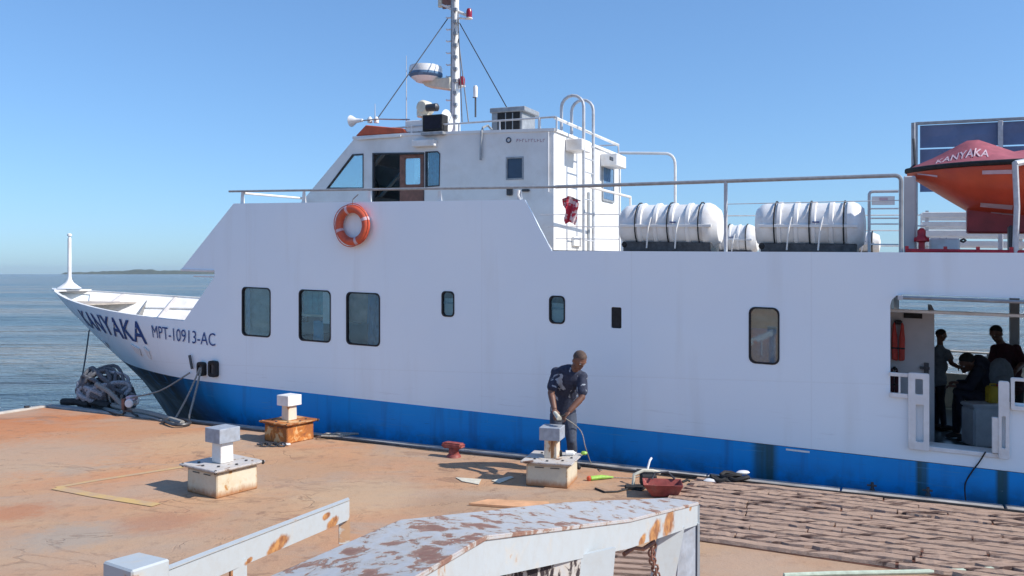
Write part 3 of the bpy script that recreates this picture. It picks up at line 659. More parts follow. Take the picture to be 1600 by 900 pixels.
A0, A1, B0, B1 = invhull(139, 509), invhull(134, 486), invhull(232, 538), invhull(229, 504)
hull_text('KANYAKA', A0[0], B0[0]-.02, A0[1], B0[1], max(.2, A1[1]-A0[1]), max(.2, B1[1]-B0[1]), 0.0)
A0, A1, B0, B1 = invhull(240, 527), invhull(240, 508), invhull(337, 541), invhull(337, 521)
hull_text('MPT-10913-AC', A0[0], B0[0], A0[1], B0[1], A1[1]-A0[1], B1[1]-B0[1], 0.0)
print('INV', A0, A1, B0, B1)
# fairleads and bright patch plates at the bow quarter
for (px, py, ww, hh) in ((318, 576, .09, .13), (336, 576, .10, .15)):
    u, w = invhull(px, py); v = VC-halfb(u, w)
    m = MB(SH).plate(rrect(u-ww, u+ww, w-hh, w+hh, .05), [rrect(u-ww*.5, u+ww*.5, w-hh*.55, w+hh*.55, .03)], 1, v-.09, v+.02).build('fairlead', 'black', ship, bevel=.01)
    MB(SH).tube([(u, v-.05, w-hh*.8), (u, v-.05, w+hh*.8)], .03, 8).build('roller', 'darkmetal', m, smooth=True)
u, w = invhull(303, 568); v = VC-halfb(u, w); MB(SH).tube([(u-.06, v-.05, w+.16), (u, v-.04, w-.1)], .025, 6).build('hull_hook', 'darkmetal', ship)
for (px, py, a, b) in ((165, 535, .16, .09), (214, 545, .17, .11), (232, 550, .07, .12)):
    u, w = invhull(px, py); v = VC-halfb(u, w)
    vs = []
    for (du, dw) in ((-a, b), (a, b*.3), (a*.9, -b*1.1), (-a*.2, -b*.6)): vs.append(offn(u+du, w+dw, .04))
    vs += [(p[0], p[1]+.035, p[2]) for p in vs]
    MB(SH).add(vs, [(0, 1, 2, 3), (7, 6, 5, 4), (0, 4, 5, 1), (1, 5, 6, 2), (2, 6, 7, 3), (3, 7, 4, 0)]).build('bright_patch_plate', 'white2', ship)  # white plates put in for the brightly lit patches on the bow
a, b = Q(1228, 701.5, VN-.004), Q(1265, 707, VN-.004); MB(SH).box(a[0], b[0], VN-.006, VN-.002, (a[2]+b[2])/2-.012, (a[2]+b[2])/2+.012).build('draught_mark', 'white2', ship)
# --- bulwark top rail of the forward part and sloped tube
vr = VN+.06
P0, P1, P2 = Q(358, 299, vr), Q(868, 292, vr), Q(1408, 274, vr)
r1 = MB(SH).tube([(P0[0], vr, P0[2]), (P1[0], vr, P1[2])], .020, 8).build('top_rail', 'greymetal', ship, smooth=True)
r2 = MB(SH).tube([(P1[0], vr, P1[2]), (P2[0]-.08, vr, P2[2])]+arc((P2[0]-.08, vr, P2[2]), (P2[0], vr, P2[2]), (P2[0], vr, P2[2]-.08))+[(P2[0], vr, DW)], .026, 8).build('top_rail', 'greymetal', ship, smooth=True)
for px in (379, 475, 577, 687, 812):
    a = Q(px, 298, vr); MB(SH).add([(a[0]+dx, vr+dv, wz) for wz, hx in ((k3[1]-.02, .045), (a[2], .022)) for dx, dv in ((-hx, -.01), (hx, -.01), (hx, .01), (-hx, .01))], [(0, 1, 2, 3), (7, 6, 5, 4)]+[(i, (i+1) % 4, (i+1) % 4+4, i+4) for i in range(4)]).build('rail_stanchion', 'white2', ship)
a, b, d = Q(812, 297, vr), Q(811, 306, vr), Q(862, 391, vr)
MB(SH).tube([(a[0], vr-.03, a[2]), (b[0], vr-.03, b[2]), (d[0], vr-.03, d[2])], .026, 8).build('sloped_rail', 'white2', ship, smooth=True)
a, b, d = Q(381, 302, vr), Q(475, 310, 12.7), Q(475, 296, 12.7)
MB(SH).tube([a, b], .022, 8).build('cross_rail', 'white2', ship, smooth=True)
for px in (1134,):
    a = Q(px, 283, vr); MB(SH).tube([(a[0], vr, DW), (a[0], vr, a[2])], .026, 8).build('rail_post', 'rail', ship, smooth=True)
for k_ in range(3):
    w = DW+.17+.18*k_; a0 = Q(866, 392, vr)[0] if k_ < 2 else Q(845, 360, vr)[0]
    MB(SH).tube([(Q(868-[0, 12, 24][k_], 380, vr)[0], vr, w), (Q(968, 380, vr)[0], vr, w)], .006, 5).build('rail_wire', 'rail', ship)
MB(SH).tube([(Q(1134, 300, vr)[0], vr, Q(1134, 319, vr)[2]), (P2[0], vr, Q(1134, 316, vr)[2]-.0)], .006, 5).build('rail_wire', 'rail', ship)
# --- wheelhouse
V1, V2 = 12.8, 16.2
def wq(px, py): a = Q(px, py, V1); return (a[0], a[2])
f0, f1 = wq(489, 294), wq(553, 217.5); sl_ = (f1[0]-f0[0])/(f1[1]-f0[1]); fb = (f0[0]-sl_*(f0[1]-DW), DW)
aT = wq(865, 205); aU = aT[0]; rF = wq(636, 212)
side = [fb, (aU, DW), (aU, aT[1]), rF, (f1[0], f1[1])]
whs = [[wq(510, 295), wq(568, 295), wq(568, 240), wq(551, 241)], [wq(582, 330), wq(663, 330), wq(663, 238), wq(582, 239)],
       [wq(664.5, 293), wq(687, 291), wq(688, 240), wq(684, 236), wq(664.5, 237)], [wq(792, 280), wq(817, 279), wq(817, 246), wq(792, 247)]]
wh = MB(SH).plate(side, whs, 1, V1, V1+.05).build('wheelhouse', 'wheel_white', ship)
MB(SH).plate(side, whs[:3], 1, V2-.05, V2).build('wheelhouse_wall', 'wheel_white', wh)
MB(SH).box(aU-.05, aU, V1+.052, V2-.052, DW, aT[1]-.002).build('wheelhouse_wall', 'wheel_white', wh)
# roof: three strips front to aft
m = MB(SH); th = .05
for (a, b) in (((f1[0]-.02, f1[1]), rF), (rF, (aU+.03, aT[1]))):
    m.add([(a[0], V1-.02, a[1]), (b[0], V1-.02, b[1]), (b[0], V2+.02, b[1]), (a[0], V2+.02, a[1]), (a[0], V1-.02, a[1]+th), (b[0], V1-.02, b[1]+th), (b[0], V2+.02, b[1]+th), (a[0], V2+.02, a[1]+th)],
          [(0, 3, 2, 1), (4, 5, 6, 7), (0, 1, 5, 4), (1, 2, 6, 5), (2, 3, 7, 6), (3, 0, 4, 7)])
m.build('roof', 'wheel_white', wh)
# front wall with windows along the slope
def fr3(s, vv, off=0.): return (f0[0]*0+fb[0]+(f1[0]-fb[0])*s+off, vv, fb[1]+(f1[1]-fb[1])*s)
SHs = lambda s, vv, off: SH(*fr3(s, vv, off))
s0, s1 = (wq(510, 295)[1]-fb[1])/(f1[1]-fb[1]), (wq(551, 241)[1]-fb[1])/(f1[1]-fb[1])
holes = [rrect(s0-.10, min(.96, s1+.10), v0, v0+.98, .03, 2) for v0 in (V1+.13, V1+1.19, V1+2.25)]
MB(SHs).plate([(0, V1+.052), (1, V1+.052), (1, V2-.052), (0, V2-.052)], holes, 2, 0, .05).build('wheelhouse_wall', 'wheel_white', wh)
for h_ in holes: MB(SHs).prism(h_, 2, .02, .026).build('pane', 'glasscyan', wh)
w_ = MB(SH).plate(whs[0], [shrink(whs[0], .025)], 1, V1-.012, V1+.052).build('window_frame', 'darkmetal', wh)
MB(SH).prism(whs[0], 1, V1+.02, V1+.026).build('pane', 'glasscyan', wh)
MB(SH).prism(whs[2], 1, V1+.018, V1+.026).build('pane', 'glass', wh)
MB(SH).plate(whs[2], [shrink(whs[2], .02)], 1, V1-.01, V1+.052).build('window_frame', 'darkmetal', wh)
m = MB(SH); n = 16; a, b = wq(666, 236), wq(688, 294); vs = []
for j in range(n+1):
    uu = a[0]+(b[0]-a[0])*j/n; vv = V1+.09+.02*math.sin(j*1.9); vs += [(uu, vv, b[1]-.05), (uu, vv, a[1]+.02)]
m.add(vs, [(2*j, 2*j+2, 2*j+3, 2*j+1) for j in range(n)]).build('curtain', 'teal', wh, smooth=True)
MB(SH).plate(whs[1], [[(whs[1][0][0]+.03, whs[1][0][1]-.0+.001), (whs[1][1][0]-.01, whs[1][1][1]+.001), (whs[1][2][0]-.01, whs[1][2][1]-.03), (whs[1][3][0]+.03, whs[1][3][1]-.03)]], 1, V1-.01, V1+.05).build('door_frame', 'darkmetal', wh)
# sliding door, partly open
d0, d1 = wq(622, 330), wq(662, 240); ww0, ww1 = wq(630, 288), wq(654, 246)
MB(SH).plate([d0, (d1[0], d0[1]), d1, (d0[0], d1[1])], [rrect(ww0[0], ww1[0], ww0[1], ww1[1], .03, 3)], 1, V1+.055, V1+.095).build('sliding_door', 'brown', wh)
MB(SH).prism(rrect(ww0[0], ww1[0], ww0[1], ww1[1], .03, 3), 1, V1+.07, V1+.075).build('pane', 'glasscyan', wh)
MB(SH).box(ww0[0], (ww0[0]+ww1[0])/2, V1+.11, V1+.12, ww0[1], ww1[1]).build('curtain', 'cooler', wh)
MB(SH).prism(whs[3], 1, V1+.012, V1+.02).build('pane', 'darkpane', wh); MB(SH).plate(shrink(whs[3], -.015), [shrink(whs[3], .012)], 1, V1-.012, V1+.01).build('window_frame', 'greymetal', wh)
MB(SH).box(fb[0]+1.55, fb[0]+2.0, V1+.3, V2-.3, DW, f0[1]-.08).build('helm_console', 'inner', wh, bevel=.02)
MB(SH).tube([(fb[0]+2.15, V1+.75+.2*math.cos(t*.5236), f0[1]+.06+.2*math.sin(t*.5236)) for t in range(12)], .015, 6, closed=True).build('steering_wheel', 'black', wh)
# visor
vz = [wq(556, 217), wq(636, 212), wq(631, 201), wq(572, 195.5)]
vz = [(p[0], p[1]+(.056 if i < 2 else 0)) for i, p in enumerate(vz)]
MB(SH).prism(vz, 1, V1-.015, V2+.015).build('visor', 'visor', wh, bevel=.012)
a, b = wq(560, 219), wq(628, 214); MB(SH).add([(a[0], V1-.045, a[1]), (b[0], V1-.045, b[1]), (b[0], V1-.045, b[1]+.035), (a[0], V1-.045, a[1]+.035), (a[0], V1-.021, a[1]), (b[0], V1-.021, b[1]), (b[0], V1-.021, b[1]+.035), (a[0], V1-.021, a[1]+.035)],
    [(0, 1, 2, 3), (7, 6, 5, 4), (0, 4, 5, 1), (1, 5, 6, 2), (2, 6, 7, 3), (3, 7, 4, 0)]).build('visor_trim', 'white2', wh)
# deck-edge details on wheelhouse side
def sbox(x0, y0, x1, y1, v0, v1, name, mat, parent=wh, bevel=.008, v=None):
    a, b = Q(x0, y0, v if v else v0), Q(x1, y1, v if v else v0)
    return MB(SH).box(a[0], b[0], v0, v1, b[2], a[2]).build(name, mat, parent, bevel=bevel)
sbox(643, 219, 678, 227.5, V1-.12, V1-.001, 'strip_light', 'white2')
sbox(633, 189, 662, 205, V1+.02, V1+.35, 'roof_locker', 'white2')
fl = sbox(660, 180, 691, 203, V1-.03, V1+.18, 'floodlight', 'black', ship)
sbox(663, 183, 688, 200, V1-.036, V1-.031, 'lens', 'darkcloth', fl, 0)
sbox(657, 206.5, 692, 209.5, V1-.12, V1+.25, 'light_shelf', 'greymetal')
sbox(791, 294, 799, 305, V1-.06, V1-.001, 'switch_box', 'darkmetal'); sbox(815, 295.5, 826, 299, V1-.05, V1-.001, 'pipe_stub', 'darkmetal')
a = Q(795, 219, V1)
MB(SH).tube([(a[0]+.042*math.cos(t*.5236), V1-.008, a[2]+.042*math.sin(t*.5236)) for t in range(12)], .011, 6, closed=True).build('round_emblem', 'darkpane', wh, smooth=True)
vs, fs = textmesh('INYACA SPIRIT'); A, B = Q(807, 222.5, V1), Q(852, 216, V1)
MB(SH).add([(A[0]+(B[0]-A[0])*x, V1-.006, A[2]+(B[2]-A[2])*y) for x, y in vs], fs).build('wheelhouse_lettering', 'gold', wh, weld=False) if False else None
# unreadable faded lettering: short worn strokes, as the photograph shows
random.seed(11); m = MB(SH)
for i in range(10):
    x0 = 807+i*4.6; p0, p1 = Q(x0, 222, V1), Q(x0+3, 217, V1); h = (p1[2]-p0[2]); m.box(p0[0], p0[0]+.010, V1-.005, V1-.002, p0[2], p1[2]); m.box(p0[0]+.011, p1[0], V1-.005, V1-.002, p0[2]+h*random.choice((0, .4, .8)), p0[2]+h*random.choice((.15, .55, .95))+.004)
m.build('worn_lettering', 'gold', wh)
sp = lambda x, y, v: Q(x, y, v)
MB(SH).tube([sp(769, 203, V1+.2), sp(762, 196, V1+.2), sp(755, 199, V1+.06), sp(752.5, 206, V1-.04), sp(751.5, 230, V1-.04), sp(751, 250, V1-.04)], .022, 7).build('vent_hose', 'greymetal', wh, smooth=True)
MB(SH).tube([Q(857, 206, V1-.03), Q(857, 250, V1-.03), Q(857, 300, V1-.03)], .012, 6).build('drain_pipe', 'white2', wh, smooth=True)
# aft wall fittings
def abox(x0, y0, x1, y1, u0, u1, name, mat, parent=wh, bevel=.008):
    a, b = TU(x0, y0, u0), TU(x1, y1, u0); return MB(SH).box(u0, u1, a[1], b[1], b[2], a[2]).build(name, mat, parent, bevel=bevel)
def awall(px, top): return TU(px, top, aU)
a, b = TU(884, 0, aU), TU(903, 0, aU)
w_t = aT[1]-.10
def wallbox(px0, px1, wa, wb, du, name, mat):
    v0, v1 = TU(px0, 0, aU)[1], TU(px1, 0, aU)[1]; return MB(SH).box(aU+.001, aU+du, v0, v1, wa, wb).build(name, mat, wh, bevel=.012)
def wz(px, py): return TU(px, py, aU)[2]
wallbox(883, 897, wz(890, 238), wz(890, 220), .32, 'aircon_unit', 'white2')
wallbox(938, 953, wz(945, 262), wz(945, 243), .34, 'aircon_unit', 'white2')
abox(952, 244, 957, 252, aU+.35, aU+.37, 'aircon_grille', 'darkmetal')
wn = wallbox(941, 957, wz(948, 312), wz(948, 262), .02, 'aft_window', 'curtain')
v0, v1 = TU(941, 0, aU)[1], TU(957, 0, aU)[1]
MB(SH).plate(rrect(v0-.04, v1+.04, wz(948, 312)-.04, wz(948, 262)+.04, .03, 2), [rrect(v0, v1, wz(948, 312), wz(948, 262), .03, 2)], 0, aU+.001, aU+.03).build('window_frame', 'greymetal', wh)
wallbox(917.5, 920, DW+.02, wz(919, 300), .03, 'door_gap', 'greymetal')
wallbox(893, 905, wz(899, 385), wz(899, 370), .06, 'junction_box', 'white2')
# ladder with hooped handrails
uL = aU+.30; st_v = [TU(912, 300, uL)[1], TU(927, 300, uL)[1]]
lad = None
for i, (px, top) in enumerate(((912, 148), (927, 155))):
    vv = st_v[i]; wt_ = TU(px, top, uL)[2]; ub = uL-.42; R_ = .2
    pts = [(uL, vv, DW)]+[(uL, vv, wt_-R_)]+[((uL+ub)/2+.21*math.cos(t*math.pi/8), vv, wt_-.2+.2*math.sin(t*math.pi/8)) for t in range(0, 9)]+[(ub, vv, aT[1]+.04)]
    o = MB(SH).tube(pts, .028, 8).build('ladder' if i == 0 else 'ladder_stringer', 'rail', ship, smooth=True)
    if i == 0: lad = o
for k_ in range(9):
    w = DW+.22+.24*k_
    MB(SH).tube([(uL, st_v[0], w), (uL, st_v[1], w)], .013, 6).build('rung', 'rail', lad, smooth=True)
# roof rail
zr = wq(870, 182)[1]
rr = MB(SH).tube([(wq(612, 190)[0], V1+.02, zr-.02), (wq(868, 182)[0], V1+.02, zr)], .017, 7).build('roof_rail', 'rail', wh, smooth=True)
MB(SH).tube([(aU, V1+.02, zr), (aU, V2-.02, zr)], .02, 7).tube([(aU, V1+.02, aT[1]+.22), (aU, V2-.02, aT[1]+.22)], .01, 6).build('roof_rail', 'white2', wh, smooth=True)
MB(SH).tube([(wq(612, 190)[0], V2-.02, zr), (aU, V2-.02, zr)], .017, 7).build('roof_rail', 'rail', wh, smooth=True)
for px in (642, 716, 780, 842, 869):
    u = wq(px, 200)[0]; MB(SH).tube([(u, V1+.02, aT[1]), (u, V1+.02, zr)], .018 if px != 842 else .028, 6).build('roof_rail_post', 'white2' if px < 869 else 'rail', wh, smooth=True)
for vv in (14.2, V2-.02): MB(SH).tube([(aU, vv, aT[1]), (aU, vv, zr)], .018, 6).build('roof_rail_post', 'rail', wh, smooth=True)
# aircon/vent box on roof
def rb(x0, x1, y0, y1, v0, v1, name, mat, par=wh, bevel=.01): return sbox(x0, y0, x1, y1, v0, v1, name, mat, par, bevel)
vb = 13.1; rbx = rb(768, 816, 171, 206, vb, vb+.55, 'roof_aircon', 'greymetal')
rb(777, 812, 176, 203, vb-.012, vb-.001, 'grille', 'black'); rb(765, 820, 169, 173, vb-.03, vb+.6, 'aircon_top', 'greymetal')
for px in (789, 800): rb(px, px+1.5, 176, 203, vb-.02, vb-.013, 'grille_bar', 'greymetal')
# horn speaker left, small aerials
a = Q(551, 189, V1+.3)
MB(SH).lathe([(.115, -.02), (.11, 0), (.05, .10), (.035, .2), (.03, .26)], (a[0]-.02, a[1], a[2]), axis='x', n=14).build('horn', 'white2', wh, smooth=True)
b = Q(592, 186, V1+.3); MB(SH).tube([(a[0], a[1], a[2]-.01), b], .014, 6).tube([b, Q(640, 187, V1+.3)], .014, 6).build('horn_bracket', 'greymetal', wh, smooth=True)
for px in (578, 588): p = Q(px, 192, V1+.35); MB(SH).lathe([(.05, 0), (.05, .08), (.02, .12)], p, n=8).build('deck_light', 'white2', wh, smooth=True)
for (px, y0, y1, v, r) in ((586, 162, 192, V1+.4, .008), (635, 87, 190, 14.0, .009)):
    MB(SH).tube([Q(px, y1, v), Q(px, y0, v)], [r*1.6, r*.6], 6).build('whip_aerial', 'rail', wh)
# searchlight
a = Q(663, 183, 13.2)
sl0 = MB(SH).lathe([(.05, -.25), (.05, 0), (.09, .02), (.11, .05)], a, n=12).build('searchlight', 'cream', wh, smooth=True)
MB(SH).lathe([(.10, -.14), (.135, -.10), (.14, .08), (.13, .12), (.10, .12)], (a[0]+.02, a[1], a[2]+.17), axis='y', n=14).lathe([(.12, -.1), (.13, .0), (.07, .06)], (a[0]-.02, a[1], a[2]+.1), n=12).build('searchlight_head', 'cream', wh, smooth=True)
a = Q(676, 168, 13.1); MB(SH).lathe([(.07, -.12), (.075, .1), (.03, .13)], a, axis='x', n=10).build('searchlight_cap', 'darkmetal', wh, smooth=True)
a = Q(697, 190, 13.2); MB(SH).lathe([(.02, -.05), (.10, -.03), (.22, .01), (.225, .02), (.10, -.01), (.01, -.02)], a, axis='x', n=20).build('dish', 'white2', wh, smooth=True)
MB(SH).tube([(a[0], a[1], a[2]-.35), (a[0], a[1], a[2])], .025, 7).build('dish_post', 'white2', wh)
# mast
vm = 14.5
mb0, mtop = Q(711, 205, vm), Q(713, -60, vm)
mast = MB(SH).lathe([(.11, 0), (.10, .7), (.085, 2.0), (.075, mtop[2]-mb0[2])], (mb0[0], vm, mb0[2]-.1), n=12).build('mast', 'wheel_white', ship, smooth=True)
for i in range(13):
    w = mb0[2]+.15+i*.24
    if w > mtop[2]: break
    MB(SH).tube([(mb0[0]-.19, vm-.03, w+.02), (mb0[0]-.17, vm-.03, w), (mb0[0]-.08, vm-.03, w)], .016, 6).build('mast_step', 'white2', mast)
    MB(SH).box(mb0[0]+.02, mb0[0]+.10, vm-.12, vm-.06, w+.10, w+.16).build('cable_clip', 'greymetal', mast)
MB(SH).tube([(mb0[0]+.05, vm-.10, mb0[2]), (mb0[0]+.045, vm-.09, mb0[2]+1.4), (mb0[0]+.03, vm-.085, mtop[2])], .014, 6).tube([(mb0[0]-.03, vm-.11, mb0[2]), (mb0[0]-.03, vm-.09, mtop[2])], .012, 6).build('mast_cable', 'greymetal', mast, smooth=True)
for (tx, ty, bx, by) in ((722, 127, 713, 132), (733, 21, 712, 20)):
    a, b = Q(tx, ty, vm), Q(bx, by+8, vm)
    br = MB(SH).tube([b, (a[0], vm, a[2]-.11)], .02, 6).lathe([(.07, 0), (.07, .02)], (a[0], vm, a[2]-.11), n=10).build('lamp_bracket', 'white2', mast, smooth=True)
    MB(SH).lathe([(.055, 0), (.06, .05), (.06, .13), (.04, .18)], (a[0], vm, a[2]-.085), n=12).build('navigation_light', 'navlight', mast, smooth=True)
# top crosspiece with dark plate
a, b = Q(686, 6, vm), Q(735, 26, vm); MB(SH).tube([a, b], .03, 8).build('crosstree', 'white2', mast, smooth=True)
sb = MB(SH); a, b = Q(692, 14, vm), Q(709, -30, vm); sb.box(a[0], b[0], vm-.02, vm+.02, a[2], b[2]).build('top_plate', 'brown', mast)
a = Q(688, 5, vm); MB(SH).lathe([(.05, -.08), (.05, .1)], a, n=8).build('top_light', 'cream', mast, smooth=True)
a = Q(677, 116, vm)
rd = MB(SH).lathe([(.20, -.20), (.30, -.12), (.34, -.08), (.345, .06), (.33, .11), (.20, .14)], (a[0]-.12, vm-.1, a[2]+.03), n=28).build('radar', 'wheel_white', mast, smooth=35)
MB(SH).lathe([(.30, -.121), (.348, -.075), (.349, -.03)], (a[0]-.12, vm-.1, a[2]+.03), n=28).build('radar_band', 'curtain', rd, smooth=True)
a2 = Q(709, 135, vm); MB(SH).prism([(a[0]-.25, a[2]-.12), (a2[0], a[2]-.12), (a2[0], a[2]-.38), (a[0]-.12, a[2]-.26)], 1, vm-.14, vm+.1).build('radar_bracket', 'cream', mast, bevel=.02)
# stays
for (x0, y0, x1, y1, v1) in ((701, 27, 588, 188, 13.3), (718, 36, 793, 170, 13.6), (716, 30, 722, 190, 13.2), (716, 60, 732, 190, 13.8)):
    MB(SH).tube([Q(x0, y0, vm), Q(x1, y1, v1)], .011, 5).build('stay', 'darkmetal', mast)
a = Q(743, 183, 14.3); MB(SH).tube([a, (a[0], a[1], Q(743, 152, 14.3)[2])], .02, 6).tube([(a[0]-.06, a[1], Q(743, 152, 14.3)[2]), (a[0]+.02, a[1], Q(743, 152, 14.3)[2])], .012, 5).build('aerial_post', 'darkmetal', wh, smooth=True)
MB(SH).lathe([(.04, 0), (.045, .1), (.045, .2), (.03, .23)], (a[0], a[1], Q(743, 152, 14.3)[2]), n=10).build('aerial_head', 'white2', wh, smooth=True)
# rails aft of the wheelhouse
uC = Q(935, 300, 12.9)[0]
a, b = (aU+.35, 12.95, wz(905, 292)-.0), None
P = [Q(918, 291, 12.6), Q(985, 308, 14.6)]
MB(SH).tube([P[0], P[1]], .024, 8).build('cross_rail', 'white2', ship, smooth=True)
for p in (P[1],): MB(SH).tube([(p[0], p[1], DW), p], .022, 7).build('rail_post', 'white2', ship, smooth=True)
vv = 17.3; a, b, d = Q(968, 239, vv), Q(1055, 239, vv), Q(1049, 330, vv)
MB(SH).tube([(a[0], vv, a[2])]+arc((b[0]-.25, vv, b[2]), (b[0], vv, b[2]), (b[0], vv, b[2]-.28))+[(b[0], vv, DW)], .03, 8).tube([(a[0], vv, a[2]), (a[0], vv, DW)], .03, 8).build('pipe_arch', 'white2', ship, smooth=True)
for k_ in range(3): MB(SH).tube([(-5, VF-.08, DW+.3+.3*k_), (6, VF-.08, DW+.3+.3*k_)], .014, 6).build('far_rail', 'white2', ship)
for uu in (-4.4, -2.9, -1.4, .1, 1.6, 3.1, 4.6): MB(SH).tube([(uu, VF-.08, DW), (uu, VF-.08, DW+.93)], .016, 6).build('far_rail_post', 'white2', ship)
# small rail gate between rafts and davit
v = 12.0; x0, x1 = Q(1358, 300, v)[0], Q(1404, 300, v)[0]; wT = Q(1380, 299, v)[2]
sg = MB(SH).tube([(x0, v, DW), (x0, v, wT-.05)]+arc((x0, v, wT-.05), (x0, v, wT), (x0+.05, v, wT), 4)+[(x1, v, wT)], .02, 7).build('rail_gate', 'rail', ship, smooth=True)
for py in (326, 341, 350, 382): w = Q(1380, py, v)[2]; MB(SH).tube([(x0, v, w), (x1, v, w)], .011, 6).build('rail_bar', 'white2', sg)
sbox(1362, 307, 1398, 320, v-.012, v+.012, 'notice_board', 'white2', sg, .003, v)
a, b = Q(1374, 309, v-.016), Q(1387, 314, v-.016); MB(SH).box(a[0], b[0], v-.018, v-.014, b[2], a[2]).build('notice_print', 'text_pink', sg)
# davit pillar, post, pipes
pil = sbox(1412, 275, 1431, 396, 12.05, 12.35, 'davit_pillar', 'panelgrey', ship, .015, 12.05)
m = MB(SH); a, b = Q(1427, 192, 12.9), Q(1427, 345, 12.9); m.tube([a, (a[0], a[1], DW)], .028, 7).build('davit_mast', 'greymetal', ship, smooth=True)
a, b = Q(1586, 256, 11.5), Q(1586, 390, 11.5)
dv = MB(SH).tube([(a[0]+.45, 12.3, a[2]+.02), (a[0]+.1, 11.6, a[2]+.03), (a[0], 11.5, a[2])], .04, 8).tube([(a[0], 11.5, a[2]+.02), (a[0]+.02, 11.5, (a[2]+b[2])/2), (a[0], 11.5, DW)], .034, 8).build('davit_arm', 'rail', ship, smooth=True)
sbox(1576, 352, 1592, 393, 11.60, 11.78, 'winch', 'darkmetal', ship, .02, 11.6)
w = Q(1500, 393, 11.5)[2]; a = Q(1416, 390, 11.5)
rp = MB(SH).tube([(a[0], 11.5, w), (3.5, 11.5, w)], .028, 8).build('fire_main', 'red', ship, smooth=True)
for px in (1417, 1477, 1528, 1580): q = Q(px, 390, 11.5); MB(SH).lathe([(.045, -.02), (.045, .02)], (q[0], 11.5, w), axis='x', n=10).box(q[0]-.02, q[0]+.02, 11.47, 11.53, w-.05, w+.06).build('pipe_clamp', 'red', rp)
hyd = Q(1440, 389, 12.0)
hy = MB(SH).lathe([(.07, 0), (.04, .03), (.04, .18), (.075, .20), (.075, .24), (.05, .27), (.05, .34), (.02, .37)], (hyd[0], 12.0, DW), n=12).tube([(hyd[0]-.09, 12, DW+.22), (hyd[0]+.09, 12, DW+.22)], .03, 8).build('fire_hydrant', 'red', ship, smooth=True)
MB(SH).tube([(hyd[0]+.05*math.cos(t), 12+.05*math.sin(t), DW+.40) for t in [i*.785 for i in range(8)]], .008, 5, closed=True).build('hand_wheel', 'white2', hy)
lk = sbox(1452, 372, 1500, 395, 12.4, 12.9, 'deck_locker', 'white2', ship, .02, 12.4)
random.seed(5)
for i in range(4):
    q = Q(1462+i*10, 379, 12.5)
    MB(SH).tube([(q[0]+(.07+.02*i)*math.cos(t), 12.55+.1*math.sin(t), q[2]+.03+.02*math.sin(3*t+i)) for t in [j*.628 for j in range(10)]], .014, 5, closed=True).build('coiled_line', 'darkmetal', lk)
# slatted seats far side
for j in range(2):
    v = 15.6+j*.9
    for k_ in range(4):
        w = DW+.25+k_*.16; MB(SH).box(.1, 4.5, v, v+.03, w, w+.09).build('seat_slat', 'white2', ship, bevel=.008)
    for uu in (.15, 1.6, 3.0, 4.4): MB(SH).box(uu, uu+.05, v+.035, v+.08, DW, DW+.85).build('seat_leg', 'rail', ship)
# blue awning screen behind the rescue boat
v = 15.2; aa = Q(1431, 192, v); cols = [aa[0]+.05, Q(1563, 192, v)[0], Q(1563, 192, v)[0]+1.55, Q(1563, 192, v)[0]+3.1]; rows_ = [Q(1500, 192, v)[2], Q(1500, 230, v)[2], Q(1500, 268, v)[2], Q(1500, 300, v)[2]]
scr = MB(SH).box(cols[0]-.06, cols[-1], v-.03, v+.03, rows_[0], rows_[0]+.045).box(cols[0]-.07, cols[0]-.02, v-.03, v+.03, DW, rows_[0]).build('awning_frame', 'greymetal', ship, bevel=.006)
for i in range(3):
    MB(SH).box(cols[i+1]-.035, cols[i+1]+.035, v-.05, v-.004, DW, rows_[0]).build('awning_post', 'rail', scr, bevel=.008)
    for j in range(3):
        m = MB(SH); n = 6; vs = []
        for a_ in range(n+1):
            for b_ in range(3): vs.append((cols[i]+.012+(cols[i+1]-cols[i]-.024)*a_/n, v+.02+.02*math.sin(a_*1.1+j)*(b_ == 1), rows_[j+1]+.012+(rows_[j]-rows_[j+1]-.024)*b_/2))
        vs += [(p[0], p[1]+.01, p[2]) for p in vs]; q = (n+1)*3
        m.add(vs, [(a_*3+b_, a_*3+b_+1, a_*3+b_+4, a_*3+b_+3) for a_ in range(n) for b_ in range(2)]+[(q+a_*3+b_, q+a_*3+b_+3, q+a_*3+b_+4, q+a_*3+b_+1) for a_ in range(n) for b_ in range(2)]).build('blue_sheet', 'bluesheet', scr)
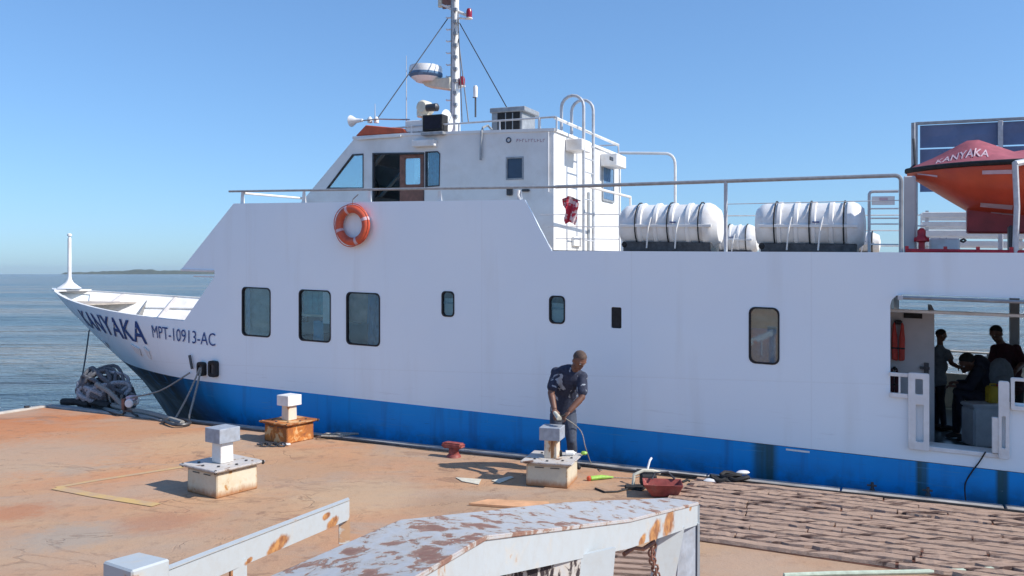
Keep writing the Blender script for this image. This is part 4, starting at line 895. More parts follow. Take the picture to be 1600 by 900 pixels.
# ================================================================== LIFE RAFTS
def raft(px0, px1, v, rad, label, w0=DW):
    u0, u1 = Q(px0, 350, v-rad*.6)[0], Q(px1, 350, v)[0]; L = u1-u0; mid = (u0+u1)/2; wc = w0+rad+.06
    r = empty('life_raft_canister', SH(mid, v, w0), -AH, label, 'life raft', 'white life raft canisters on the upper deck')
    prof = [(rad*.25, -L/2), (rad*.72, -L/2+.02), (rad*.92, -L/2+.10)]
    x = -L/2+.16; n = 5; seg_ = (L-.32)/n
    for i in range(n):
        prof += [(rad*.95, x), (rad*.95, x+seg_*.68), (rad*1.02, x+seg_*.74), (rad*1.02, x+seg_*.94)]; x += seg_
    prof += [(rad*.92, L/2-.10), (rad*.72, L/2-.02), (rad*.25, L/2)]
    SR = lambda a, b, c: SH(mid+a, v+b, wc+c)
    MB(SR).lathe(prof, (0, 0, 0), axis='x', n=28).build('canister', 'white2', r, smooth=35)
    MB(SR).box(-L/2+.08, L/2-.08, -rad*1.05, -rad*.93, -.03, .012).build('seam_flange', 'wheel_white', r, bevel=.004)
    MB(SR).box(-L/2+.1, L/2-.1, -rad*.80, rad*.80, -rad-.055, -rad*.72).build('cradle', 'darkmetal', r, bevel=.01)
    for xx in (-.30, 0.02, .32):
        MB(SR).tube([(xx*L, rad*1.035*math.cos(t), rad*1.035*math.sin(t)) for t in [i*2*math.pi/24 for i in range(24)]], .011, 5, closed=True).build('strap', 'black', r)
    for xx in (-.16, .12):
        MB(SR).tube([(xx*L-.03, -rad*1.02, -rad*1.0), (xx*L, -rad*1.1, -.05), (xx*L+.03, -rad*.95, rad*.35)], .012, 5).build('lashing', 'white2', r)
    MB(SR).ball((-L/2+.12, -rad*.75, -rad*.85), .05, 8).build('release_unit', 'black', r, smooth=True)
    a = MB(SR).box(.05*L, .05*L+.09, -rad*1.04, -rad*1.0, rad*.1, rad*.15).build('label_print', 'navy', r)
raft(966, 1128, 12.3, .345, 'left of the two big near life raft canisters, directly aft of the wheelhouse')
raft(1178, 1353, 12.3, .345, 'right of the two big near life raft canisters, between rail post and small rail gate')
raft(1090, 1186, 16.2, .29, 'half hidden life raft canister seen in the gap between the two near ones')
raft(1305, 1376, 14.6, .19, 'small low canister glimpsed beyond the right near life raft')
# ================================================================== LIFEBUOY
a = Q(551, 352, VN-.08); cc = SH(a[0], VN-.085, a[2])
lb = empty('lifebuoy', cc, -AH, 'orange ring lifebuoy with four pale bands hanging on the white ship side', 'lifebuoy')
RB, rb_ = .278, .070
m = MB(lambda x, y, z: SH(a[0]+x, VN-.085+y, a[2]+z))
m.tube([(RB*math.cos(t), 0, RB*math.sin(t)) for t in [i*2*math.pi/40 for i in range(40)]], rb_, 12, closed=True).build('ring', 'orange', lb, smooth=True)
for q in range(4):
    t0 = .35+q*math.pi/2; m = MB(m.T)
    m.tube([(RB*math.cos(t0+d), 0, RB*math.sin(t0+d)) for d in (-.09, -.03, .03, .09)], rb_+.004, 12, cap=False).build('band', 'text_pink', lb, smooth=True)
    m = MB(m.T); m.tube([((RB+rb_+.002+.02*math.sin(math.pi*i/8))*math.cos(t0+i*math.pi/16), -.03, (RB+rb_+.002+.02*math.sin(math.pi*i/8))*math.sin(t0+i*math.pi/16)) for i in range(9)], .008, 5).build('grab_line', 'orange', lb)
m = MB(m.T); m.tube([(0, 0, RB+rb_), (.02, -.01, RB+.16), (.12, 0, .52)], .009, 5).build('hanging_cord', 'rope', lb)
# ================================================================== RED CLOTH on the rail
a = Q(893, 330, vr+.05); random.seed(4)
rc = empty('red_cloth', SH(a[0], a[1], a[2]), -AH, 'crumpled red and white cloth tied to the rail beside the ladder', 'cloth')
m = MB(SH); vs = []; nn = 10
for i in range(nn+1):
    for j in range(9):
        s, t = i/nn, j/8; x0, x1 = Q(881, 330, vr)[0], Q(906, 330, vr)[0]; wtp, wbt = Q(893, 311, vr)[2], Q(893, 351, vr)[2]
        xx = x0+(x1-x0)*(.5+(s-.5)*(1-.45*t+.1*math.sin(t*9))); vs.append((xx+random.uniform(-.008, .008), vr-.05+.03*math.sin(s*11+t*5)+random.uniform(-.01, .01), wtp+(wbt-wtp)*t+.04*math.sin(s*4)))
m.add(vs, [(i*9+j, (i+1)*9+j, (i+1)*9+j+1, i*9+j+1) for i in range(nn) for j in range(8)])
kk = N('red_white_cloth'); p = kk.pos(); M['redcloth'] = kk.out(kk.mix(kk.ramp(kk.noise(p, 11, 3), .52, .58), (.52, .03, .06), (.70, .55, .56)), .8)
o = m.build('fabric', 'redcloth', rc, smooth=True)
MB(SH).tube([Q(881, 313, vr-.04), Q(893, 309, vr-.04), Q(907, 314, vr-.04)], .01, 5).build('cord', 'rope', rc)
# ================================================================== RESCUE BOAT
bv, gw = 12.42, 4.085
boat = empty('rescue_boat', SH(1.5, bv, 3.3), -AH, 'orange red rescue boat with a faded canopy slung above the upper deck', 'boat')
u0 = Q(1417, 272, bv)[0]; U = [u0, u0+.10, u0+.25, u0+.45, u0+.75, u0+1.2, u0+1.8, u0+2.6, u0+3.6, u0+4.1]
HBm = [.01, .16, .32, .48, .64, .74, .77, .76, .70, .66]; KW = [gw-.05, gw-.12, gw-.22, gw-.36, gw-.56, gw-.62, gw-.64, gw-.64, gw-.62, gw-.60]
BSEC = [(1, 0), (1.0, .12), (.93, .40), (.74, .68), (.42, .88), (.10, 1.0), (0, 1.0)]
m = MB(SH); vs = []
for u, hb, kw in zip(U, HBm, KW):
    row = [(u, bv-hb*f, gw-(gw-kw)*g) for f, g in BSEC]; vs += row+[(u, 2*bv-p[1], p[2]) for p in reversed(row[:-1])]
nr = len(BSEC)*2-1
m.add(vs, [(i*nr+j, (i+1)*nr+j, (i+1)*nr+j+1, i*nr+j+1) for i in range(len(U)-1) for j in range(nr-1)]+[tuple((len(U)-1)*nr+j for j in range(nr))])
m.build('boat_hull', 'boat', boat, smooth=50)
m = MB(SH); m.tube([(u, bv-hb-.02, gw+.01) for u, hb in zip(U, HBm)], .035, 8).tube([(u, bv+hb+.02, gw+.01) for u, hb in zip(U, HBm)], .035, 8); m.build('rubbing_strake', 'black', boat, smooth=True)
a, b = Q(1510, 338, bv), Q(1562, 365, bv); MB(SH).box(a[0], 3.4, bv-.14, bv+.14, b[2], gw-.45).build('keel_box', 'boatdark', boat, bevel=.02)
def boatside(u, g): 
    for i in range(len(U)-1):
        if U[i] <= u <= U[i+1]:
            t = (u-U[i])/(U[i+1]-U[i]); hb = HBm[i]+(HBm[i+1]-HBm[i])*t; kw = KW[i]+(KW[i+1]-KW[i])*t; break
    for (fa, ga), (fb_, gb) in zip(BSEC, BSEC[1:]):
        if ga <= g <= gb and gb > ga: f = fa+(fb_-fa)*(g-ga)/(gb-ga); break
    return (u, bv-hb*f-.012, gw-(gw-kw)*g)
for (ua, ub, g) in ((u0+.13, u0+.36, .33), (u0+.85, u0+1.22, .14), (u0+.85, u0+1.2, .80), (u0+.98, u0+1.3, .95)):
    m = MB(SH); vs = []
    for i in range(5):
        u = ua+(ub-ua)*i/4; p, q = boatside(u, g), boatside(u, min(.99, g+.08)); vs += [p, q, (p[0], p[1]+.008, p[2]), (q[0], q[1]+.008, q[2])]
    m.add(vs, [(i*4, i*4+4, i*4+5, i*4+1) for i in range(4)]).build('reflective_strip', 'text_pink', boat)
# canopy: tent with ridge
RID = [(u0+.05, .03), (u0+.35, .16), (u0+.78, .40), (u0+1.25, .20), (u0+1.9, .30), (u0+2.6, .36), (u0+3.5, .22), (u0+4.05, .05)]
def canp(u, f):                                               # f 0 = near gunwale, 1 = ridge, 2 = far gunwale
    h = lerp_tab(RID, u); hb = lerp_tab(list(zip(U, HBm)), u); g = f if f <= 1 else 2-f
    v = (bv-hb*(1-g)) if f <= 1 else (bv+hb*(1-g)); return (u, v, gw+.03+h*(g**1.15))
m = MB(SH); vs = []; nu = 30
for i in range(nu+1):
    u = u0+.05+4.0*i/nu
    for j in range(13): vs.append(canp(u, j/6))
m.add(vs, [(i*13+j, (i+1)*13+j, (i+1)*13+j+1, i*13+j+1) for i in range(nu) for j in range(12)]).build('canopy', 'canopy', boat, smooth=30)
vs, fs = textmesh('KANYAKA'); m = MB(SH); ta, tb = Q(1462, 258, 11.9)[0], Q(1545, 246, 11.9)[0]
out = []
for (x, y) in vs:
    u = ta+(tb-ta)*x+.03*y; p = canp(u, .28+.34*y); out.append((p[0], p[1]-.004, p[2]+.004))
m.add(out, fs).build('canopy_lettering', 'text_pink', boat, weld=False)
MB(SH).tube([(u0-.02, bv, gw-.02), (u0+.1, bv, gw+.1), (u0+.08, bv, gw+.45)], .018, 6).build('bow_line', 'darkmetal', boat)
# ================================================================== BOLLARDS on the quay
def bollard(c, rot, s, label, base_m, post_m, cap_m, lid_m, broken=True):
    b = empty('mooring_bollard', c, 0, label, 'bollard', 'square capped bollards on the quay')
    def T(x, y, z): return Vector((c[0]+(x*math.cos(rot)-y*math.sin(rot))*s, c[1]+(x*math.sin(rot)+y*math.cos(rot))*s, c[2]+z*s))
    h = .30
    MB(T).frustum((0, 0), (0, 0), 0, .30, h, h*.985).build('base', base_m, b, bevel=.012)
    MB(T).frustum((0, 0), (0, 0), .301, .325, h*1.03, h*1.12).frustum((0, 0), (0, 0), .326, .352, h*1.22, h*1.22).build('lid', lid_m, b, bevel=.007)
    MB(T).frustum((0, 0), (0, 0), .353, .64, .095, .09).build('post', post_m, b, bevel=.008)
    MB(T).frustum((0, 0), (0, 0), .61, .79, .15, .15).build('cap', cap_m, b, bevel=.006)
    if broken:
        for (x, y) in ((h*1.15, -h*1.15), (h*1.2, h*1.1), (-h*1.1, -h*1.12)):
            MB(T).ball((x, y, .335), .022, 8, (1, 1, 1.3)).build('corner_lug', 'black', b, smooth=True)
        MB(T).tube([(-.2, .16, .35), (-.2, .13, .41), (-.12, .1, .44), (-.06, .1, .42)], .018, 6).build('lifting_eye', 'darkmetal', b, smooth=True)
    for (x, y) in ((-.2, -.2), (.2, -.2), (.2, .2), (-.2, .2), (.28, 0), (0, -.28)): MB(T).lathe([(.018, 0), (.018, .014)], (x, y, .353), n=6).build('bolt', 'darkmetal', b)
    random.seed(int(c[0]*100))
    for (x, y) in ((-.1, -h-.003), (.12, -h-.003)): MB(T).box(x-.07, x+.06, y-.004, y+.002, .262, .272).build('base_slot', 'darkmetal', b)
    return b
rotb = -R(35.3)-0.0
rotb = R(-35)
cA = G(338, 773); bollard(cA+Vector((0, .22, 0)), rotb, 1.0, 'nearest free standing bollard with grey cap, white post and cream base, beside the yellow lines', 'boll_base', 'boll_post', 'steel_grey', 'boll_lid')
cB = G(448, 690); bollard(cB+Vector((0, .15, 0)), rotb, .93, 'farthest bollard, pale cap and streaked post on an orange rusted base by the hull', 'boll_rust', 'boll_post_rust', 'white2', 'boll_rust')
cC = G(864, 760); bollard(cC+Vector((0, .22, 0)), R(-17), .92, 'bollard with white rust edged base that the man is working on', 'boll_base', 'boll_post_rust', 'steel_grey', 'boll_lid', False)
# ================================================================== T-shaped cleat
c0 = G(709, 714)
cl = empty('mooring_cleat', c0, 0, 'small dark red T shaped mooring cleat at the quay edge', 'cleat')
cf = lambda x, y, z: UV(toUV(c0)[0]+x, toUV(c0)[1]+y, z)
MB(cf).lathe([(.11, 0), (.10, .03), (.075, .05), (.07, .13)], (0, 0, 0), n=12).build('stem', 'redtray', cl, smooth=True)
MB(cf).prism([(-.16, .13), (.14, .13), (.17, .17), (.15, .21), (-.15, .215), (-.19, .19)], 1, -.075, .075).build('crossbar', 'redtray', cl, bevel=.02, seg=2)
# ================================================================== TIMBER SLATS
random.seed(21)
tr = empty('timber_slat_platform', UV(0, 9.5, 0), -AH, 'wide platform of rough weathered timber slats lying on the quay beside the ship', 'slat platform')
def plankmesh(L, wd, seed):
    rnd = random.Random(seed); n = 22; vs = []; ph = rnd.uniform(0, 6)
    for i in range(n+1):
        x = -L/2+L*i/n; a = rnd.uniform(-.005, .008)+(.028 if rnd.random() < .14 else 0); b = rnd.uniform(-.007, .004); h = .034+rnd.uniform(-.004, .004)
        vs += [(x, -wd/2+a, 0), (x, -wd/2+a+.012, h), (x, 0, h+.006), (x, wd/2+b-.012, h), (x, wd/2+b, 0)]
    fs = [(i*5+j, i*5+5+j, i*5+6+j, i*5+1+j) for i in range(n) for j in range(4)]+[(0, 1, 2, 3, 4), tuple(n*5+j for j in (4, 3, 2, 1, 0))]
    me = bpy.data.meshes.new('plank'); me.from_pydata(vs, [], fs); me.materials.append(M['timber']); me.update(); return me
pms = [plankmesh(L, .142, i) for i, L in enumerate((1.1, 1.6, 2.2, .9, 1.9, 2.5, 1.3))]
PLn = (1.1, 1.6, 2.2, .9, 1.9, 2.5, 1.3)
row = 0; v = 8.36
while v < VE-.22:
    x = -2.55+random.uniform(-.15, .05)
    while x < 4.2:
        i = random.randrange(len(pms)); L = PLn[i]
        o = bpy.data.objects.new('plank', pms[i]); C.objects.link(o); o.parent = tr
        o.location = (x+L/2, v-9.5+random.uniform(-.010, .010), .005+random.uniform(0, .012)); o.rotation_euler = (random.uniform(-.05, .05), 0, random.uniform(-.009, .009)+(math.pi if random.random() < .5 else 0))
        x += L+random.uniform(.008, .03)
    v += .163; row += 1
MB(UV).box(-2.6, 4.3, 8.28, VE-.24, .0042, .006).build('under_sheet', 'brown', tr)
# ================================================================== JUNK ON THE QUAY
c0 = G(790, 788); pl = MB(lambda x, y, z: Vector((c0.x+x*math.cos(-.1)-y*math.sin(-.1), c0.y+x*math.sin(-.1)+y*math.cos(-.1), z)))
pl.prism([(-.42, -.10), (.55, -.24), (.50, .06), (-.22, .10)], 2, .006, .03).build('plywood_offcut', 'wood', label='flat orange plywood offcut lying on the quay behind the rusty rail', cat='board')
for (pts, lb_) in (([(712, 747), (752, 750), (748, 758), (722, 753)], 'blank scrap of pale card left of the bollard the man works on, the larger wedge'), ([(768, 752), (798, 745), (803, 747), (780, 756)], 'thin bent strip of pale card between the larger scrap and the bollard')):
    P_ = [G(*p) for p in pts]; MB().prism([(p.x, p.y) for p in P_], 2, .006, .012).build('card_scrap', 'cream', label=lb_, cat='scrap')
# lime tool
a, b = G(923, 751), G(958, 748)
gt = empty('lime_hand_tool', a, 0, 'small lime yellow tool with orange tip lying right of the bollard', 'tool')
MB().tube([a+Vector((0, 0, .03)), (a+b)/2+Vector((0, 0, .035)), b+Vector((0, 0, .02))], [.03, .028, .012], 8).build('handle', 'green', gt, smooth=True)
MB().ball(a+Vector((-.02, 0, .03)), .036, 8).build('tip', 'orange', gt, smooth=True)
MB().tube([b+Vector((0, 0, .015)), G(985, 747, .015), G(1000, 744, .012)], .006, 5).build('cable', 'rope', gt)
# small engine-like tool pile
a = G(1006, 762)
eg = empty('portable_pump', a, .2, 'black and white portable pump with handle among cables beside the red tray', 'pump')
MB().box(a.x-.04, a.x+.16, a.y-.05, a.y+.12, .02, .17).build('motor', 'black', eg, bevel=.02)
MB().tube([a+Vector((-.14, 0, 0)), a+Vector((-.12, .02, .16)), a+Vector((0, .03, .21)), a+Vector((.12, .05, .20)), a+Vector((.22, .06, .17))], .022, 7).build('handle', 'cream', eg, smooth=True)
MB().lathe([(.05, -.05), (.05, .12)], a+Vector((.02, -.02, .10)), axis='x', n=10).build('drum', 'darkmetal', eg, smooth=True)
MB().box(a.x-.25, a.x-.02, a.y-.12, a.y-.04, 0.004, .05).build('foot', 'black', eg, bevel=.01)
MB().tube([a+Vector((.06, .1, .2)), a+Vector((.1, .16, .30)), a+Vector((.13, .2, .33))], .014, 6).build('lever', 'white2', eg)
MB().tube([G(930, 763, .012), G(945, 769, .012), G(965, 768, .012), G(985, 763, .012), G(1002, 766, .012), G(1015, 758, .012)], .012, 6).build('black_cable', 'black', smooth=True, label='thin black cable curling on the quay left of the portable pump', cat='cable')
# red tray
a = G(1036, 776)
ty = empty('red_tray', a, 0, 'dull red metal tray with sloping sides tipped toward the camera', 'tray')
def TT(x, y, z): return Vector((a.x+x*math.cos(-.12)-y*math.sin(-.12), a.y+x*math.sin(-.12)+y*math.cos(-.12)+.04, z))
tv = []
for (hx, hy, z, dx) in ((.15, .10, .012, .02), (.24, .17, .17, 0), (.225, .155, .17, 0), (.14, .09, .03, .02)):
    tv += [(-hx+dx, -hy, z), (hx+dx, -hy, z), (hx+dx, hy, z), (-hx+dx, hy, z)]
MB(TT).add(tv, [(3, 2, 1, 0)]+[(4*k_+i, 4*k_+(i+1) % 4, 4*k_+4+(i+1) % 4, 4*k_+4+i) for k_ in range(3) for i in range(4)]+[(12, 13, 14, 15)]).build('pan', 'redtray', ty, bevel=.006)
MB(TT).tube([(.24, .02, .17), (.30, .04, .19), (.33, .06, .175)], .016, 6).build('grip', 'black', ty)
MB(TT).tube([(-.12, .12, .17), (-.08, .16, .24), (.08, .17, .25), (.16, .14, .17)], .012, 6).build('bail', 'darkmetal', ty, smooth=True)
# black bundle at the edge
a = G(1140, 757)
bb = empty('black_bundle', a, 0, 'small heap of black rubber with white rags at the quay edge', 'bundle'); random.seed(9)
for i in range(5):
    p = a+Vector((random.uniform(-.12, .14), random.uniform(-.03, .08), .04+.03*i*.6)); MB().tube([p+Vector((.10*math.cos(t)*(1+.2*i*.3), .07*math.sin(t), .02*math.sin(2*t+i))) for t in [j*.7 for j in range(9)]], .028, 7, closed=True).build('rubber_loop', 'black', bb, smooth=True)
MB().ball(a+Vector((-.22, 0, .05)), .07, 8, (1.7, .8, .5)).build('rag', 'white2', bb, smooth=True); MB().ball(a+Vector((.2, .1, .13)), .06, 8, (1.5, .8, .5)).build('rag', 'white2', bb, smooth=True)
for (px, py, lab) in ((1363, 770, 'left of the two tiny dark metal pegs along the right part of the quay edge'), (1450, 778, 'right of the two tiny dark metal pegs along the right part of the quay edge')):
    a = G(px, py); u, v, _ = toUV(a); pg = MB(UV)
    pg.lathe([(.035, 0), (.03, .05), (.02, .06), (.018, .13)], (u, v, 0), n=8).box(u-.06, u+.05, v-.012, v+.012, .08, .10).build('edge_peg', 'darkmetal', label=lab, cat='peg')
# black fender hose lying along the kerb
P_ = [UV(-3.4+i*.6, VE-.225+.012*math.sin(i*1.3), .03) for i in range(15)]
MB().tube(P_, .022, 7).build('kerb_hose', 'black', smooth=True, label='long black hose lying along the foot of the quay edge on the right', cat='hose')
P_ = [UV(-12.6+i*.5, VE-.24+.03*math.sin(i*.9), .025) for i in range(20)]
MB().tube(P_, .02, 7).build('kerb_hose', 'darkmetal', smooth=True, label='dark pipe lying along the quay edge between the far bollard and the man', cat='pipe')
# pale hose bottom right
P_ = [G(1225, 899, .02), G(1300, 896, .02), G(1400, 894, .02), G(1500, 892, .02), G(1600, 886, .02), G(1700, 880, .02)]
MB().tube(P_, .022, 8).build('water_hose', 'hose', smooth=True, label='pale green hose running along the bottom right of the quay', cat='hose')
# ================================================================== ROPES AND NET AT THE BOW
random.seed(13)
heap = empty('net_heap', UV(-14.6, 11.1, -.3), -AH, 'big grey heap of old hawser and netting on the quay edge under the bow', 'net heap')
hc = D(168, 610, 17.0)
core = MB(); vs = []; n1_, n2_ = 26, 16
for i in range(n1_):
    for j in range(n2_+1):
        th, ph = 2*math.pi*i/n1_, -math.pi/2+math.pi*j/n2_
        r = 1+.10*math.sin(3*th+2*ph)+.07*math.sin(7*th-4*ph)+random.uniform(-.05, .05)
        vs.append((hc.x+.50*r*math.cos(ph)*math.cos(th), hc.y+.26*r*math.cos(ph)*math.sin(th), hc.z-.10+.36*r*math.sin(ph)))
core.add(vs, [(i*(n2_+1)+j, ((i+1) % n1_)*(n2_+1)+j, ((i+1) % n1_)*(n2_+1)+j+1, i*(n2_+1)+j+1) for i in range(n1_) for j in range(n2_)]).build('net_core', 'ropeold', heap, smooth=True)
M['ropepale'] = simple('grey_hawser', (.34, .35, .38), .9, .25, 40, bump=.8)
for i in range(24):                                            # turns of old hawser thrown over the core
    cx = hc.x+random.uniform(-.22, .24); cz = hc.z+random.uniform(-.26, .20)+.25*(cx-hc.x); rx, rz_ = random.uniform(.22, .46), random.uniform(.10, .30)
    tilt = random.uniform(-.7, .7); y_ = hc.y-.30-.14*random.random(); p0_ = random.uniform(0, 6); pts = []
    for j in range(22):
        t = 2*math.pi*j/22; x = rx*math.cos(t)*(1+.07*math.sin(3*t+p0_)); zz = rz_*math.sin(t)*(1+.12*math.sin(2*t+p0_))
        X, Z = x*math.cos(tilt)-zz*math.sin(tilt), x*math.sin(tilt)+zz*math.cos(tilt)
        k_ = 1-(((cx+X-hc.x)/.78)**2+((cz+Z-hc.z)/.56)**2); pts.append((cx+X, y_+(.55*(1-math.sqrt(max(0, k_))) if k_ < 1 else 0)-.03*math.sin(2*t+i), max(-.02 if cx+X > hc.x-.3 else -.3, cz+Z)))
    MB().tube(pts, random.uniform(.032, .052), 8, closed=True).build('hawser_turn', 'ropepale' if i % 3 == 0 else 'ropeold', heap, smooth=True)
for i in range(5):
    x0 = .28+i*.05; MB().tube([(hc.x+x0+.08*math.cos(t), hc.y-.46, hc.z-.02-.22*math.sin(t*1.1)) for t in [j*.35 for j in range(10)]], .016, 6).build('loose_strand', 'rope' if i % 2 else 'black', heap, smooth=True)
# boulder roller
a = D(206, 629, 15.9)
rol = empty('rope_roller', a, 0, 'white ended rope roller at the quay edge in front of the net heap', 'roller')
MB().lathe([(.07, -.14), (.085, -.12), (.05, -.09), (.05, .10), (.08, .12), (.08, .14)], a, axis='y', n=14).build('drum', 'white2', rol, smooth=True)
MB().box(a.x-.13, a.x+.10, a.y-.1, a.y+.1, .0, .08).box(a.x-.16, a.x-.1, a.y-.1, a.y+.1, .08, .30).build('bracket', 'brown', rol, bevel=.01)
MB().box(a.x-.10, a.x+.08, a.y-.05, a.y+.1, .26, .34).build('top_block', 'text_pink', rol, bevel=.015)
def rope(pts, r, name, mat, label, cat='rope', group=None):
    P = [Vector(p) for p in pts]; out = []
    for i in range(len(P)-1):
        p0, p1, p2, p3 = P[max(i-1, 0)], P[i], P[i+1], P[min(i+2, len(P)-1)]
        for k_ in range(6):
            t = k_/6; out.append(.5*((2*p1)+(p2-p0)*t+(2*p0-5*p1+4*p2-p3)*t*t+(3*p1-p0-3*p2+p3)*t**3))
    out.append(P[-1]); return MB().tube([tuple(p) for p in out], r, 7).build(name, mat, smooth=True, label=label, cat=cat, group=group)
u, w = invhull(318, 574); fl_ = SH(u, VC-halfb(u, w)-.08, w)
u, w = invhull(300, 582); fl2 = SH(u, VC-halfb(u, w)-.05, w)
rope([fl2, (fl2+a)/2+Vector((0, 0, -.05)), a+Vector((.0, -.05, .1))], .016, 'mooring_rope', 'rope', 'pale mooring rope running from the hull down left to the roller')
g1 = G(272, 657, .03); g2 = G(296, 658, .03)
rope([fl_, (fl_+g1)/2+Vector((.03, 0, 0)), g1, G(266, 660, .03)], .018, 'mooring_rope', 'rope', 'left of two steep ropes from the fairlead down to the quay edge')
rope([fl_+Vector((.03, 0, 0)), (fl_+g2)/2+Vector((0, 0, -.02)), g2+Vector((0, 0, .1)), g2, G(286, 663, .03), G(274, 659, .03)], .02, 'mooring_rope', 'rope', 'right of two steep ropes from the fairlead, ending in a loop on the quay')
rope([G(175, 633, .08), G(200, 640, .07), G(225, 644, .06), G(250, 650, .06), G(272, 657, .05), G(285, 661, .05)], .05, 'thick_hawser', 'rope', 'thick pale hawser lying along the quay edge right of the roller', 'hawser')
rope([G(150, 634, .03), G(190, 644, .03), G(230, 651, .02), G(262, 660, .02), G(285, 663, .02)], .022, 'thin_rope', 'rope', 'thin rope on the quay in front of the thick hawser')
rope([G(130, 637, .03), G(160, 641, .03), G(185, 648, .03), G(200, 645, .03), G(215, 650, .03)], .02, 'thin_rope', 'black', 'short black line lying left of the thick hawser')
rope([G(255, 657, .05), G(275, 664, .05), G(297, 661, .05), G(285, 655, .05), G(262, 655, .06), G(256, 660, .04)], .03, 'rope_loop', 'darkmetal', 'dark loop of rope at the right end of the thick hawser')
p0 = SH(*[(lambda u, w: (u, VC-halfb(u, w)-.03, w))(*invhull(141, 516))][0]); rope([p0, D(134, 555, 18.6), D(127, 597, 17.6)], .017, 'bow_line', 'darkmetal', 'taut dark line dropping from the bow to the net heap')
rope([D(150, 600, 16.4), D(170, 612, 16.3), D(190, 632, 16.2), D(197, 640, 16.0)], .045, 'pale_pole', 'rope', 'pale thick rope end lying slantwise across the net heap')
for (a_, b_, lab) in (((98, 634), (140, 637), 'black rubber mat roll at the far corner of the quay'), ((132, 635), (172, 640), 'black rubber roll just right of the quay corner')):
    p, q = G(*a_), G(*b_); MB().tube([p+Vector((0, 0, .08)), (p+q)/2+Vector((0, 0, .10)), q+Vector((0, 0, .06))], .075, 8).build('rubber_roll', 'black', smooth=True, label=lab, cat='rubber roll')
random.seed(31)
bs = empty('rope_scraps', G(500, 683), 0, 'tangle of pale rope ends beside the rusty far bollard', 'rope tangle')
for i in range(5):
    p = G(494+i*5, 684-i, .02); MB().tube([p, p+Vector((random.uniform(.1, .3), random.uniform(-.1, .15), random.uniform(.02, .08))), p+Vector((random.uniform(.3, .5), random.uniform(-.05, .25), .02))], .018, 6).build('rope_end', 'rope', bs, smooth=True)
bs = empty('chain_scrap', G(430, 694), 0, 'grey chain and shackle lying in front of the rusty far bollard', 'chain')
for i in range(7):
    p = G(408+i*6.5, 694+(i % 2), .03); MB().tube([p+Vector((.06*math.cos(t), .03*math.sin(t), .03*math.sin(t)*(i % 2))) for t in [j*.785 for j in range(8)]], .014, 6, closed=True).build('link', 'darkmetal' if i < 6 else 'white2', bs, smooth=True)
a = G(125, 640); MB().lathe([(.05, 0), (.05, .08)], G(42, 640), n=8).build('edge_peg', 'darkmetal', label='tiny dark peg on the pale kerb at the far left', cat='peg')
# cord hanging from doorway
p = [SH(*Q(1540, 706, VN-.07)), SH(*Q(1530, 722, VN-.03)), SH(*Q(1518, 738, VN-.02)), SH(*Q(1508, 757, VN-.02)), UV(*[toUV(G(1508, 782))[0], VE+.03, .02])]
rope(p, .009, 'door_cord', 'black', 'thin dark cord hanging from the doorway sill down the blue hull')
# ================================================================== FOREGROUND RAIL (a gangway's heavy box rail)
gw_ = empty('gangway_rail', D(900, 1500, 3.5), 0, 'heavy white box rail with flaking rusty top in the foreground centre', 'gangway rail')
Nn = [D(1092, 785, 6.0), D(985, 811, 4.55), D(760, 837, 3.1), D(645, 902, 2.25), D(600, 960, 1.9)]
Ff = [D(1044, 778, 6.15), D(880, 784.5, 4.75), D(625, 812, 3.42), D(410, 904, 2.5), D(330, 975, 2.1)]
def catm(P, n=7):
    out = []
    for i in range(len(P)-1):
        p0, p1, p2, p3 = P[max(i-1, 0)], P[i], P[i+1], P[min(i+2, len(P)-1)]
        for k_ in range(n):
            t = k_/n; out.append(.5*((2*p1)+(p2-p0)*t+(2*p0-5*p1+4*p2-p3)*t*t+(3*p1-p0-3*p2+p3)*t**3)) if False else out.append(p1.lerp(p2, t))
    out.append(P[-1]); return out
Nn, Ff = catm(Nn), catm(Ff)
def hgt(Y): return .165
m = MB(); vs = []; random.seed(2)
for a, b in zip(Nn, Ff):
    j = random.uniform(-.0015, .0015); vs += [a+Vector((0, 0, j)), b+Vector((0, 0, j)), b+Vector((0, 0, -.02)), a+Vector((0, 0, -.02))]
n = len(Nn); m.add([tuple(v) for v in vs], [(i*4+q, (i+1)*4+q, (i+1)*4+(q+1) % 4, i*4+(q+1) % 4) for i in range(n-1) for q in range(4)]+[(0, 1, 2, 3), tuple((n-1)*4+q for q in (3, 2, 1, 0))])
m.build('rail_top', 'rail_top', gw_, bevel=.004)
m = MB(); vs = []
for a, b in zip(Nn, Ff):
    d = (b-a).normalized()
    a1 = a+d*.008; b1 = b-d*.008
    vs += [a1+Vector((0, 0, -.021)), a1+Vector((0, 0, -hgt(a.y))), a1+d*.03+Vector((0, 0, -hgt(a.y))), a1+d*.03+Vector((0, 0, -.021)), b1+Vector((0, 0, -.021)), b1+Vector((0, 0, -hgt(a.y))), b1-d*.03+Vector((0, 0, -hgt(a.y))), b1-d*.03+Vector((0, 0, -.021))]
m.add([tuple(v) for v in vs], [(i*8+o+q, (i+1)*8+o+q, (i+1)*8+o+(q+1) % 4, i*8+o+(q+1) % 4) for i in range(n-1) for o in (0, 4) for q in range(4)]+[(0, 1, 2, 3), (4, 5, 6, 7)])
m.build('rail_web', 'rail_face', gw_)
